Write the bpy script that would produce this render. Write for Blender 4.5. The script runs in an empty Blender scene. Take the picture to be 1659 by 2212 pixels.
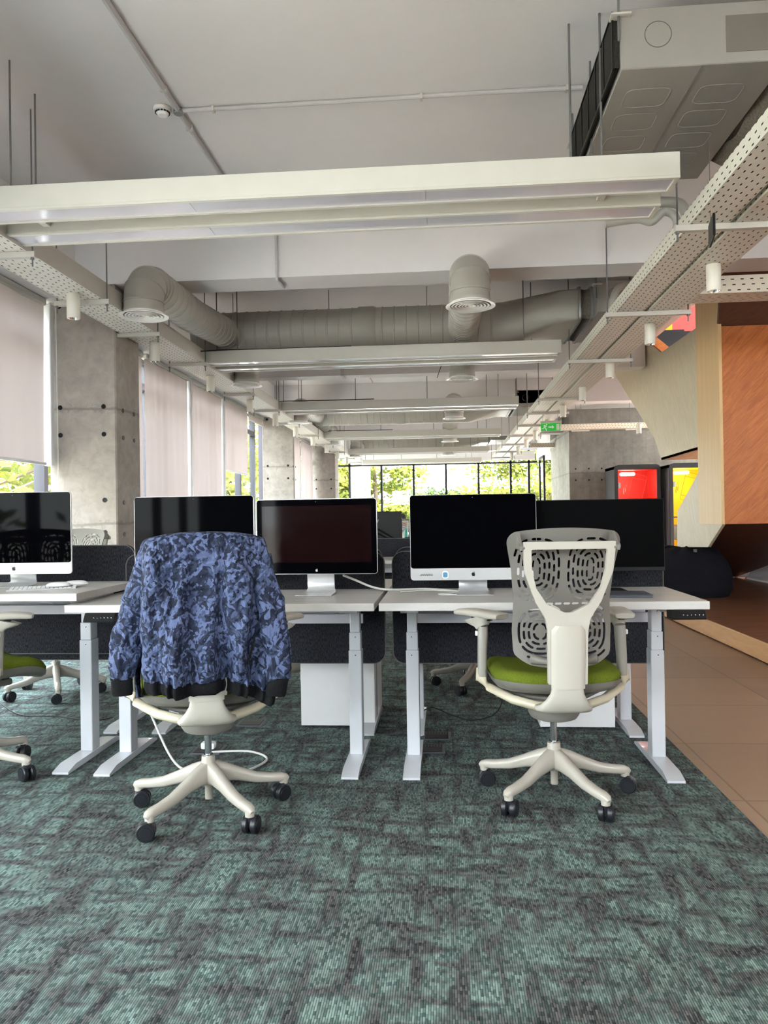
import bpy, bmesh, math, random
import numpy as np
from mathutils import Vector, Matrix, noise
R_ = math.radians
PI = math.pi
random.seed(7)
scene = bpy.context.scene
COL = scene.collection

# ------------------------------------------------------------------ camera, world, exposure
CAM_YAW, CAM_PITCH, CAM_ROLL, CAM_H, FPX = R_(4.517), R_(0.34), R_(-0.879), 1.15, 1660.0
def setup_camera():
    cy, sy, cp, sp = math.cos(CAM_YAW), math.sin(CAM_YAW), math.cos(CAM_PITCH), math.sin(CAM_PITCH)
    f = Vector((-sy*cp, cy*cp, sp)); r = Vector((cy, sy, 0)); u = r.cross(f)
    cr, sr = math.cos(CAM_ROLL), math.sin(CAM_ROLL)
    r2 = cr*r + sr*u; u2 = -sr*r + cr*u
    cam = bpy.data.cameras.new('camera'); o = bpy.data.objects.new('camera', cam); COL.objects.link(o)
    o.matrix_world = Matrix(((r2.x, u2.x, -f.x, 0), (r2.y, u2.y, -f.y, 0), (r2.z, u2.z, -f.z, CAM_H), (0, 0, 0, 1)))
    cam.sensor_fit = 'VERTICAL'; cam.sensor_height = 24.0; cam.lens = 24.0*FPX/2212.0
    cam.clip_start = 0.05; cam.clip_end = 300
    scene.camera = o
setup_camera()
SKY = 15.0
w = bpy.data.worlds.new('sky'); scene.world = w; w.use_nodes = True
wn = w.node_tree.nodes; wl = w.node_tree.links
bg = wn['Background']; bg.inputs[1].default_value = SKY
tc = wn.new('ShaderNodeTexCoord'); sep = wn.new('ShaderNodeSeparateXYZ'); rmp = wn.new('ShaderNodeValToRGB')
wl.new(tc.outputs['Generated'], sep.inputs[0]); wl.new(sep.outputs['Z'], rmp.inputs[0]); wl.new(rmp.outputs[0], bg.inputs[0])
rmp.color_ramp.elements[0].position = 0.0; rmp.color_ramp.elements[0].color = (0.95, 0.97, 1.0, 1)
rmp.color_ramp.elements[1].position = 0.9; rmp.color_ramp.elements[1].color = (0.80, 0.88, 1.0, 1)
SUN = None
sl = bpy.data.lights.new('sun', 'SUN'); sl.energy = 40.0; sl.angle = R_(2); sl.color = (1.0, 0.95, 0.86)
so = bpy.data.objects.new('sun', sl); COL.objects.link(so); so.rotation_euler = Vector((0.32, -0.72, 1.0)).to_track_quat('Z', 'Y').to_euler()
def portal(name, loc, rot, sx, sy):
    l = bpy.data.lights.new(name, 'AREA'); l.shape = 'RECTANGLE'; l.size = sx; l.size_y = sy
    l.cycles.is_portal = True
    o = bpy.data.objects.new(name, l); COL.objects.link(o); o.location = loc; o.rotation_euler = rot
for i, (a, b) in enumerate([(-4, 6.4), (7.0, 14.25), (14.95, 19.8), (20.4, 25.0)]):
    portal('daylight_portal', (-3.66, (a+b)/2, 1.6), (0, R_(-90), 0), 3.1, b-a)
portal('daylight_portal', (-0.3, 25.12, 1.6), (R_(-90), 0, 0), 6.5, 3.1)
portal('daylight_portal', (-2.3, -4.1, 2.75), (R_(-90), 0, PI), 2.6, 1.7)
portal('daylight_portal', (6.0, -4.1, 2.75), (R_(-90), 0, PI), 4.0, 1.7)
portal('daylight_portal', (8.1, 15.8, 1.8), (0, R_(90), 0), 3.4, 3.5)
portal('daylight_portal', (7.0, 11.2, 5.6), (0, 0, 0), 2.0, 4.8)  # portal for an added roof opening that lights the stair void
vs = scene.view_settings
vs.view_transform = 'Standard'; vs.look = 'None'; vs.gamma = 1.0; vs.use_curve_mapping = False; vs.exposure = 0.72
cy_ = scene.cycles
try:
    cy_.use_denoising = True; cy_.max_bounces = 10; cy_.diffuse_bounces = 6; cy_.glossy_bounces = 4
    cy_.transparent_max_bounces = 16; cy_.transmission_bounces = 6; cy_.sample_clamp_indirect = 8; cy_.caustics_reflective = False; cy_.caustics_refractive = False
except Exception: pass

# ------------------------------------------------------------------ node helpers
def lin(c):
    return tuple(((v/255.0)/12.92 if v <= 10 else (((v/255.0)+0.055)/1.055)**2.4) for v in c)
class G:
    """tiny node-expression helper for one material"""
    def __init__(s, name):
        s.m = bpy.data.materials.new(name); s.m.use_nodes = True
        s.n = s.m.node_tree.nodes; s.l = s.m.node_tree.links
        s.b = s.n['Principled BSDF']; s.out = s.n['Material Output']
    def put(s, sock, v):
        if hasattr(v, 'is_output') or isinstance(v, bpy.types.NodeSocket): s.l.new(v, sock)
        elif isinstance(v, (tuple, list)) and len(v) == 3 and sock.type == 'RGBA': sock.default_value = (*v, 1)
        else: sock.default_value = v
    def math(s, op, a, b=0.0, c=0.0, clamp=False):
        n = s.n.new('ShaderNodeMath'); n.operation = op; n.use_clamp = clamp
        s.put(n.inputs[0], a); s.put(n.inputs[1], b); s.put(n.inputs[2], c); return n.outputs[0]
    def coord(s, kind='Object'):
        return s.n.new('ShaderNodeTexCoord').outputs[kind]
    def geo(s): return s.n.new('ShaderNodeNewGeometry').outputs['Position']
    def mapping(s, v, scale=(1, 1, 1), rot=(0, 0, 0), loc=(0, 0, 0)):
        n = s.n.new('ShaderNodeMapping'); s.l.new(v, n.inputs[0]); n.inputs['Scale'].default_value = scale
        n.inputs['Rotation'].default_value = rot; n.inputs['Location'].default_value = loc; return n.outputs[0]
    def noise(s, v, scale, detail=4, rough=0.55, dist=0.0, out=0):
        n = s.n.new('ShaderNodeTexNoise'); s.l.new(v, n.inputs['Vector']); n.inputs['Scale'].default_value = scale
        n.inputs['Detail'].default_value = detail; n.inputs['Roughness'].default_value = rough; n.inputs['Distortion'].default_value = dist
        return n.outputs[out]
    def voro(s, v, scale, feature='F1', out='Distance'):
        n = s.n.new('ShaderNodeTexVoronoi'); n.feature = feature; s.l.new(v, n.inputs['Vector']); n.inputs['Scale'].default_value = scale
        return n.outputs[out]
    def white(s, v):
        n = s.n.new('ShaderNodeTexWhiteNoise'); n.noise_dimensions = '3D'; s.l.new(v, n.inputs['Vector']); return n.outputs['Value']
    def xyz(s, v):
        n = s.n.new('ShaderNodeSeparateXYZ'); s.l.new(v, n.inputs[0]); return n.outputs
    def comb(s, x, y, z):
        n = s.n.new('ShaderNodeCombineXYZ'); s.put(n.inputs[0], x); s.put(n.inputs[1], y); s.put(n.inputs[2], z); return n.outputs[0]
    def ramp(s, f, stops, interp='LINEAR'):
        n = s.n.new('ShaderNodeValToRGB'); s.l.new(f, n.inputs[0]); cr = n.color_ramp; cr.interpolation = interp
        while len(cr.elements) < len(stops): cr.elements.new(0.5)
        for e, (p, c) in zip(cr.elements, stops):
            e.position = p; e.color = (*c, 1) if isinstance(c, tuple) else (c, c, c, 1)
        return n.outputs[0]
    def mix(s, f, a, b):
        n = s.n.new('ShaderNodeMix'); n.data_type = 'RGBA'; s.put(n.inputs[0], f); s.put(n.inputs[6], a); s.put(n.inputs[7], b); return n.outputs[2]
    def bump(s, h, strength=0.3, dist=0.01):
        n = s.n.new('ShaderNodeBump'); s.l.new(h, n.inputs['Height']); n.inputs['Strength'].default_value = strength
        n.inputs['Distance'].default_value = dist; s.l.new(n.outputs[0], s.b.inputs['Normal'])
    def base(s, c): s.put(s.b.inputs['Base Color'], c)
    def set(s, **k):
        names = dict(rough='Roughness', metal='Metallic', spec='Specular IOR Level', trans='Transmission Weight', coat='Coat Weight', sheen='Sheen Weight', alpha='Alpha')
        for a, v in k.items(): s.put(s.b.inputs[names[a]], v)
        return s
MATS = {}
def plain(name, rgb, rough=0.5, metal=0.0, spec=0.5, bump=0.0, bscale=200, var=0.04, coat=0.0):
    if name in MATS: return MATS[name]
    g = G(name); c = lin(rgb); p = g.coord()
    n = g.noise(p, 9, 3)
    g.base(g.mix(n, tuple(v*(1-var) for v in c), tuple(min(1, v*(1+var)) for v in c)))
    g.set(rough=rough, metal=metal, spec=spec, coat=coat)
    if bump: g.bump(g.noise(p, bscale, 2), bump, 0.002)
    MATS[name] = g.m; return g.m
def emis(name, rgb, strength):
    if name in MATS: return MATS[name]
    g = G(name); g.base((0, 0, 0)); g.b.inputs['Emission Color'].default_value = (*lin(rgb), 1); g.b.inputs['Emission Strength'].default_value = strength
    MATS[name] = g.m; return g.m

def m_paint(name, rgb, bump=0.15):
    g = G(name); p = g.geo(); c = lin(rgb)
    n = g.noise(p, 0.7, 3); n2 = g.noise(p, 6, 4)
    f = g.math('ADD', g.math('MULTIPLY', n, 0.6), g.math('MULTIPLY', n2, 0.4))
    g.base(g.mix(f, tuple(v*0.93 for v in c), tuple(min(1, v*1.06) for v in c))); g.set(rough=0.75, spec=0.3)
    g.bump(g.math('ADD', g.noise(p, 2.2, 3), g.math('MULTIPLY', g.noise(p, 60, 2), 0.08)), bump, 0.03); return g.m
def m_concrete(name, base=(158, 152, 145), board=False):
    g = G(name); p = g.geo(); c = lin(base)
    big = g.noise(p, 1.6, 5, 0.6); med = g.noise(p, 9, 6, 0.65, 0.6); fine = g.noise(p, 70, 3, 0.6)
    f = g.math('ADD', g.math('MULTIPLY', big, 0.55), g.math('MULTIPLY', med, 0.45))
    col = g.ramp(f, [(0.3, tuple(v*0.62 for v in c)), (0.5, c), (0.68, tuple(min(1, v*1.3) for v in c))])
    pores = g.ramp(g.voro(p, 55), [(0.0, 1.0), (0.10, 0.0)])
    sparse = g.ramp(g.noise(p, 5, 2), [(0.55, 0.0), (0.62, 1.0)])
    pf = g.math('MULTIPLY', pores, sparse)
    x, y, z = g.xyz(p)
    h = pf
    zz = g.math('ADD', z, g.math('MULTIPLY', g.math('SUBTRACT', g.noise(p, 3, 3), 0.5), 0.05))
    jt = g.math('ABSOLUTE', g.math('SUBTRACT', g.math('FRACT', g.math('ADD', zz, -0.62)), 0.5))
    line = g.ramp(jt, [(0.0, 1.0), (0.006, 1.0), (0.016, 0.0)])
    rough_band = g.math('MULTIPLY', g.ramp(jt, [(0.0, 1.0), (0.05, 0.0)]), g.ramp(g.noise(p, 40, 3), [(0.5, 0.0), (0.62, 1.0)]))
    col = g.mix(g.math('MULTIPLY', g.math('MAXIMUM', g.math('MAXIMUM', pf, g.math('MULTIPLY', line, 0.6)), g.math('MULTIPLY', rough_band, 0.7)), 0.75), col, tuple(v*0.3 for v in c))
    if board:
        st = g.noise(g.mapping(p, (9, 9, 0.25)), 1.0, 5, 0.7)
        col = g.mix(g.math('MULTIPLY', g.ramp(st, [(0.35, 0.0), (0.7, 1.0)]), 0.5), col, tuple(v*0.55 for v in c))
    g.base(col); g.set(rough=0.85, spec=0.25)
    g.bump(g.math('SUBTRACT', g.math('MULTIPLY', fine, 0.4), g.math('ADD', h, g.math('MULTIPLY', line, 0.5))), 0.35, 0.006); return g.m
def m_carpet():
    g = G('carpet'); p = g.geo(); x, y, z = g.xyz(p)
    sx = g.math('FLOOR', g.math('MULTIPLY', x, 1/0.0062)); fy = g.math('MULTIPLY', y, 1/0.016)
    odd = g.math('MULTIPLY', g.white(g.comb(sx, 3.0, 0)), 7.0)
    sy = g.math('FLOOR', g.math('ADD', fy, odd))
    rnd = g.white(g.comb(sx, sy, 1.0)); rs = g.white(g.comb(sx, 0, 5.0))
    def bars(sx_, sy_, seed, lo, hi):
        n = g.noise(g.comb(g.math('MULTIPLY', x, sx_), g.math('MULTIPLY', y, sy_), seed), 1.0, 2, 0.55, 0.15)
        n = g.math('ADD', n, g.math('MULTIPLY', g.math('SUBTRACT', rnd, 0.5), 0.10)); return g.ramp(n, [(lo, 0.0), (hi, 1.0)])
    b1 = bars(17.0, 4.2, 0.0, 0.46, 0.62); b2 = bars(4.6, 15.0, 9.0, 0.46, 0.62); b3 = bars(2.2, 2.0, 4.0, 0.44, 0.70)
    dk = g.math('MAXIMUM', g.math('MAXIMUM', b1, b2), g.math('MULTIPLY', b3, 0.6))
    f = g.math('SUBTRACT', 1.0, g.math('MULTIPLY', dk, 0.92))
    teal = g.mix(rnd, lin((74, 90, 88)), lin((148, 172, 165)))
    dark = g.mix(rnd, lin((42, 40, 44)), lin((104, 100, 101)))
    col = g.mix(f, dark, teal)
    fx = g.math('ABSOLUTE', g.math('SUBTRACT', g.math('FRACT', g.math('MULTIPLY', x, 1/0.0062)), 0.5))
    groove = g.ramp(fx, [(0.28, 0.0), (0.5, 1.0)])
    col = g.mix(g.math('MULTIPLY', groove, 0.72), col, lin((24, 26, 28)))
    g.base(col); g.set(rough=0.95, spec=0.1)
    g.bump(g.math('SUBTRACT', g.math('MULTIPLY', rnd, 0.5), groove), 0.5, 0.003); return g.m
def m_tile():
    g = G('stone_tile'); p = g.geo(); x, y, z = g.xyz(p)
    ty = g.math('DIVIDE', g.math('SUBTRACT', y, 3.17), 0.775); tx = g.math('DIVIDE', g.math('SUBTRACT', x, 1.95), 0.775)
    ex = g.math('SUBTRACT', 0.5, g.math('ABSOLUTE', g.math('SUBTRACT', g.math('FRACT', tx), 0.5)))
    ey = g.math('SUBTRACT', 0.5, g.math('ABSOLUTE', g.math('SUBTRACT', g.math('FRACT', ty), 0.5)))
    e = g.ramp(g.math('MINIMUM', ex, ey), [(0.0, 1.0), (0.003, 1.0), (0.006, 0.0)])
    t = g.white(g.comb(g.math('FLOOR', tx), g.math('FLOOR', ty), 0))
    n = g.noise(g.mapping(p, (1, 3, 1)), 1.4, 5, 0.6)
    f = g.math('ADD', g.math('MULTIPLY', n, 0.75), g.math('MULTIPLY', t, 0.25))
    col = g.mix(f, lin((138, 114, 96)), lin((182, 154, 130)))
    g.base(g.mix(g.math('MULTIPLY', e, 0.6), col, lin((84, 68, 58)))); g.set(rough=g.math('ADD', 0.3, g.math('MULTIPLY', n, 0.2)), spec=0.5)
    g.bump(g.math('SUBTRACT', g.math('MULTIPLY', n, 0.3), e), 0.15, 0.003); return g.m
def m_wood(name, dark, light, rot=(0, 0, 0), scale=(1, 14, 14), rough=0.45, k=1.0):
    g = G(name); p = g.mapping(g.mapping(g.coord(), rot=rot), scale)
    n = g.noise(p, 2.2*k, 6, 0.6, 1.2); n2 = g.noise(p, 14*k, 4, 0.7)
    f = g.math('ADD', g.math('MULTIPLY', n, 0.7), g.math('MULTIPLY', n2, 0.3))
    g.base(g.ramp(f, [(0.32, lin(dark)), (0.68, lin(light))])); g.set(rough=rough, spec=0.35)
    g.bump(n2, 0.08, 0.002); return g.m
def m_fabric(name, a, b, sc=260):
    g = G(name); p = g.coord()
    n = g.noise(g.mapping(p, (1, 1, 0.25)), sc, 2, 0.6); n2 = g.noise(p, 5, 2)
    g.base(g.mix(g.ramp(g.math('ADD', g.math('MULTIPLY', n, 0.9), g.math('MULTIPLY', n2, 0.1)), [(0.35, 0.0), (0.65, 1.0)]), lin(a), lin(b))); g.set(rough=0.9, spec=0.15)
    g.bump(n, 0.25, 0.002); return g.m
def m_slots(name, rgb, long_axis=1, vert=0):
    """painted steel sheet punched with staggered slots (object space, x across, y along)"""
    g = G(name); p = g.coord(); x, y, z = g.xyz(p)
    if long_axis == 0: x, y = y, x
    if vert: x = z
    if vert == 2: y = g.xyz(p)[0]
    px, py = 0.040, 0.070
    row = g.math('FLOOR', g.math('DIVIDE', x, px))
    off = g.math('MULTIPLY', g.math('MODULO', g.math('ABSOLUTE', row), 3.0), py/3)
    pair = g.math('MULTIPLY', g.math('MODULO', g.math('ABSOLUTE', row), 2.0), 0.013)
    fx = g.math('SUBTRACT', g.math('MULTIPLY', g.math('SUBTRACT', g.math('FRACT', g.math('DIVIDE', x, px)), 0.5), px), 0.0)
    fy = g.math('MULTIPLY', g.math('SUBTRACT', g.math('FRACT', g.math('DIVIDE', g.math('ADD', g.math('ADD', y, off), pair), py)), 0.5), py)
    dy = g.math('MAXIMUM', g.math('SUBTRACT', g.math('ABSOLUTE', fy), 0.0085), 0.0)
    d = g.math('SQRT', g.math('ADD', g.math('MULTIPLY', fx, fx), g.math('MULTIPLY', dy, dy)))
    s1 = g.math('LESS_THAN', d, 0.0042)
    ax = g.math('ABSOLUTE', z)
    c = lin(rgb); n = g.noise(p, 6, 3)
    col = g.mix(n, tuple(v*0.96 for v in c), tuple(min(1, v*1.03) for v in c))
    g.base(g.mix(s1, col, lin((16, 16, 20)))); g.set(rough=0.45, spec=0.4); return g.m
def m_glass(name='window_glass', tint=(0.97, 1.0, 0.99)):
    g = G(name); t = g.n.new('ShaderNodeBsdfTransparent'); t.inputs[0].default_value = (*tint, 1)
    gl = g.n.new('ShaderNodeBsdfGlossy'); gl.inputs['Roughness'].default_value = 0.02
    f = g.n.new('ShaderNodeLayerWeight'); f.inputs[0].default_value = 0.5; fr_ = g.math('ADD', g.math('MULTIPLY', g.math('POWER', f.outputs['Facing'], 5.0), 0.5), 0.02)
    mx = g.n.new('ShaderNodeMixShader'); g.l.new(fr_, mx.inputs[0]); g.l.new(t.outputs[0], mx.inputs[1]); g.l.new(gl.outputs[0], mx.inputs[2])
    g.l.new(mx.outputs[0], g.out.inputs[0]); return g.m
def m_blind():
    g = G('blind_cloth'); p = g.coord(); c = lin((222, 208, 206))
    n = g.noise(g.mapping(p, (1, 30, 1.5)), 3, 4, 0.7); w_ = g.noise(g.mapping(p, (1, 1, 0.12)), 5, 3)
    f = g.math('ADD', g.math('MULTIPLY', n, 0.35), g.math('MULTIPLY', w_, 0.65))
    col = g.mix(f, tuple(v*0.86 for v in c), c)
    d = g.n.new('ShaderNodeBsdfDiffuse'); t = g.n.new('ShaderNodeBsdfTranslucent'); g.l.new(col, d.inputs[0]); g.l.new(col, t.inputs[0])
    mx = g.n.new('ShaderNodeMixShader'); mx.inputs[0].default_value = 0.08; g.l.new(d.outputs[0], mx.inputs[1]); g.l.new(t.outputs[0], mx.inputs[2])
    g.l.new(mx.outputs[0], g.out.inputs[0]); return g.m
def m_leaf(name, a, b):
    g = G(name); p = g.geo(); n = g.noise(p, 1.3, 3); n2 = g.white(g.math('MULTIPLY', n, 1.0)) if False else g.noise(p, 9, 2)
    f = g.ramp(g.math('ADD', g.math('MULTIPLY', n, 0.5), g.math('MULTIPLY', n2, 0.5)), [(0.4, 0.0), (0.6, 1.0)])
    col = g.mix(f, lin(a), lin(b))
    d = g.n.new('ShaderNodeBsdfDiffuse'); t = g.n.new('ShaderNodeBsdfTranslucent'); g.l.new(col, d.inputs[0]); g.l.new(col, t.inputs[0])
    mx = g.n.new('ShaderNodeMixShader'); mx.inputs[0].default_value = 0.4; g.l.new(d.outputs[0], mx.inputs[1]); g.l.new(t.outputs[0], mx.inputs[2])
    g.l.new(mx.outputs[0], g.out.inputs[0]); return g.m
def m_jacket():
    g = G('jacket_print'); p = g.coord()
    d1 = g.mapping(p, (2.2, 2.2, 1.0), (0.3, 0.5, 0.7)); 
    warp = g.noise(p, 6, 3, out=1)
    def shards(rot, sc, seed):
        q = g.mapping(g.mapping(p, (1, 1, 1), rot), (1.0, 1.0, 0.17), (0, 0, 0), (seed, seed, seed))
        vm = g.n.new('ShaderNodeVectorMath'); vm.operation = 'MULTIPLY_ADD'; g.l.new(warp, vm.inputs[0]); vm.inputs[1].default_value = (0.010, 0.010, 0.010); g.l.new(q, vm.inputs[2])
        v = g.n.new('ShaderNodeTexVoronoi'); v.inputs['Scale'].default_value = sc; g.l.new(vm.outputs[0], v.inputs['Vector']); return g.xyz(v.outputs['Color'])[0]
    a = shards((0, R_(50), 0), 92, 0.3); b = shards((0, R_(-42), 0), 80, 1.7); c = shards((0, R_(8), 0), 100, 3.1)
    sel = g.noise(p, 24, 2)
    m1 = g.ramp(sel, [(0.44, 0.0), (0.46, 1.0)]); m2 = g.ramp(sel, [(0.55, 0.0), (0.57, 1.0)])
    pick = g.math('ADD', g.math('MULTIPLY', a, g.math('SUBTRACT', 1.0, m1)), g.math('MULTIPLY', b, m1))
    pick = g.math('ADD', g.math('MULTIPLY', pick, g.math('SUBTRACT', 1.0, m2)), g.math('MULTIPLY', c, m2))
    big = g.noise(p, 11, 2)
    pick = g.math('ADD', g.math('MULTIPLY', pick, 0.62), g.math('MULTIPLY', big, 0.4))
    g.base(g.ramp(pick, [(0.0, lin((30, 36, 54))), (0.38, lin((44, 50, 72))), (0.49, lin((62, 72, 100))), (0.60, lin((88, 99, 134)))], 'CONSTANT'))
    g.set(rough=0.7, spec=0.2)
    g.bump(g.math('ADD', g.noise(g.mapping(p, (1, 1, 0.5)), 28, 4, 0.6, 0.6), g.math('MULTIPLY', g.noise(g.mapping(p, (1, 1, 0.25)), 14, 3), 1.5)), 0.8, 0.016); return g.m

M = dict(
    ceil=m_paint('ceiling_paint', (222, 219, 219)), white_wall=m_paint('white_wall_paint', (214, 212, 212), 0.05), lilac=m_paint('lilac_wall_paint', (190, 182, 190), 0.05),
    conc=m_concrete('raw_concrete', (158, 150, 143)), conc_dark=m_concrete('dark_concrete', (132, 127, 120), True), conc_lit=m_concrete('lit_board_concrete', (190, 190, 182), True),
    dark_wall=plain('dark_painted_wall', (96, 92, 92), 0.9, spec=0.1), carpet=m_carpet(), tile=m_tile(),
    duct=plain('duct_paint', (170, 167, 158), 0.42, 0.0, 0.5, 0.03), cond=plain('conduit_paint', (188, 186, 186), 0.5),
    lamp=plain('lamp_housing_paint', (202, 200, 191), 0.4), lens=plain('lamp_lens_acrylic', (208, 206, 216), 0.12, coat=0.5), rim=plain('lamp_rim_paint', (232, 230, 226), 0.35),
    steel=plain('galvanised_steel', (150, 150, 148), 0.4, 0.6), rod=plain('threaded_rod_steel', (120, 120, 120), 0.5, 0.5),
    tray=m_slots('punched_tray_steel', (222, 218, 208)), trayx=m_slots('punched_tray_steel_cross', (216, 200, 184), 0), tray_side=m_slots('punched_tray_side', (216, 214, 200), 1, 1), trayx_side=m_slots('punched_cross_tray_side', (216, 206, 190), 1, 2),
    strut=plain('strut_steel', (198, 194, 186), 0.45, 0.1), spot=plain('spotlight_paint', (226, 222, 210), 0.4), reflector=plain('spotlight_reflector', (235, 232, 225), 0.12, 0.9),
    desk=m_wood('desk_laminate', (190, 186, 184), (206, 203, 200), (0, 0, 0), (1, 6, 6), 0.38), leg=plain('desk_leg_paint', (204, 206, 213), 0.22, coat=0.3),
    trayw=plain('cable_tray_white_paint', (214, 212, 222), 0.35), slotk=plain('slot_dark', (14, 14, 16), 0.8), 
    fabric=m_fabric('charcoal_fabric', (18, 18, 22), (58, 58, 65)), trim=plain('panel_edge_trim', (96, 94, 92), 0.6),
    black=plain('black_plastic', (13, 13, 15), 0.45, spec=0.3), screen=plain('black_glass', (4, 4, 6), 0.04, spec=0.025, var=0.0), screen_matt=plain('matt_black_screen', (4, 4, 5), 0.6, spec=0.04),
    screen_red_refl=plain('maroon_reflection_glass', (20, 8, 9), 0.06, spec=0.1, var=0.0),  # reddish reflection painted in as the display's own colour
    alu=plain('brushed_aluminium', (206, 205, 207), 0.35, 0.45, bump=0.02), logo=plain('logo_black', (8, 8, 9), 0.3), logo_s=plain('logo_silver', (190, 190, 190), 0.3),
    plastic=plain('warm_white_plastic', (184, 179, 169), 0.38, bump=0.02), plastic_g=plain('grey_plastic', (116, 112, 106), 0.45, bump=0.03), plastic_b=plain('beige_plastic', (196, 186, 164), 0.32),
    base=plain('chair_base_enamel', (180, 173, 163), 0.25, coat=0.3), chrome=plain('chrome', (190, 192, 195), 0.12, 0.95),
    rubber=plain('black_caster_plastic', (26, 27, 34), 0.38), green=m_fabric('olive_green_upholstery', (86, 98, 24), (106, 117, 36), 400),
    jacket=m_jacket(), rib=m_fabric('black_ribbed_knit', (12, 12, 14), (30, 30, 33), 500), lining=plain('grey_lining', (92, 90, 98), 0.6),
    cable=plain('white_cable', (214, 212, 208), 0.4), cable_k=plain('black_cable', (18, 18, 20), 0.5),
    glass=m_glass(), blind=m_blind(), mull=plain('window_frame_dark', (58, 58, 68), 0.4), mull_k=plain('window_frame_black', (14, 14, 16), 0.5), guide=plain('blind_channel', (226, 226, 228), 0.35),
    orange=m_wood('orange_veneer', (166, 86, 34), (214, 128, 62), (0, R_(46), 0), (3, 3, 26), 0.42, 0.5), strip=m_wood('maple_veneer', (220, 182, 126), (236, 202, 150), (0, 0, 0), (22, 22, 0.8), 0.45, 0.6),
    pale=m_wood('pale_ash_veneer', (200, 186, 156), (222, 210, 184), (R_(-62), 0, 0), (3, 3, 24), 0.5, 0.6), brown=m_wood('walnut_veneer', (82, 52, 38), (104, 68, 50), (0, R_(30), 0), (3, 3, 14), 0.5),
    plat=m_wood('platform_floor_wood', (96, 62, 44), (156, 108, 82), (0, 0, 0), (1.2, 9, 9), 0.4, 0.7), plat_edge=m_wood('platform_edge_wood', (206, 154, 104), (226, 178, 128), (0, 0, 0), (9, 1, 9), 0.45),
    bean=m_fabric('black_beanbag_cloth', (22, 22, 27), (38, 38, 46), 300), filt=m_fabric('filter_mesh', (34, 34, 32), (62, 60, 54), 240), canvas=m_fabric('grey_canvas', (104, 98, 90), (132, 124, 112), 120),
    red=plain('red_wall_paint', (210, 36, 12), 0.6), salmon=plain('salmon_wall_paint', (204, 92, 84), 0.7), yellow=plain('yellow_wall_paint', (246, 196, 10), 0.6), stair=plain('black_stair', (10, 10, 12), 0.6),
    booth=plain('booth_black_laminate', (24, 24, 26), 0.4), booth_g=plain('booth_grey_side', (92, 94, 100), 0.6), lightw=emis('booth_lamp_glow', (255, 240, 225), 5), signw=emis('sign_glow_white', (245, 250, 255), 2.0),
    sgreen=emis('sign_green_glow', (10, 130, 30), 1.1), white=plain('sign_white', (240, 240, 240), 0.5), keyw=emis('keypad_glow', (220, 225, 235), 0.9), blue=plain('sticker_blue', (90, 150, 190), 0.4),
    skin=plain('skin', (214, 160, 138), 0.5), hair=plain('black_hair', (14, 12, 12), 0.7), shirt=plain('white_grey_shirt', (216, 214, 220), 0.8), trousers=plain('dark_trousers', (40, 42, 54), 0.8), teal=plain('teal_bottle', (40, 128, 112), 0.3),
    leafA=m_leaf('leaf_bright', (78, 94, 46), (122, 120, 52)), leafB=m_leaf('leaf_green', (38, 54, 26), (62, 76, 36)), bark=plain('bark', (104, 88, 72), 0.9), bounce_ground=plain('paved_ground', (176, 170, 164), 0.95),
    laptop=plain('space_grey_aluminium', (120, 124, 136), 0.35, 0.5), ceramic=plain('white_key_plastic', (228, 228, 230), 0.4),
)

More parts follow.
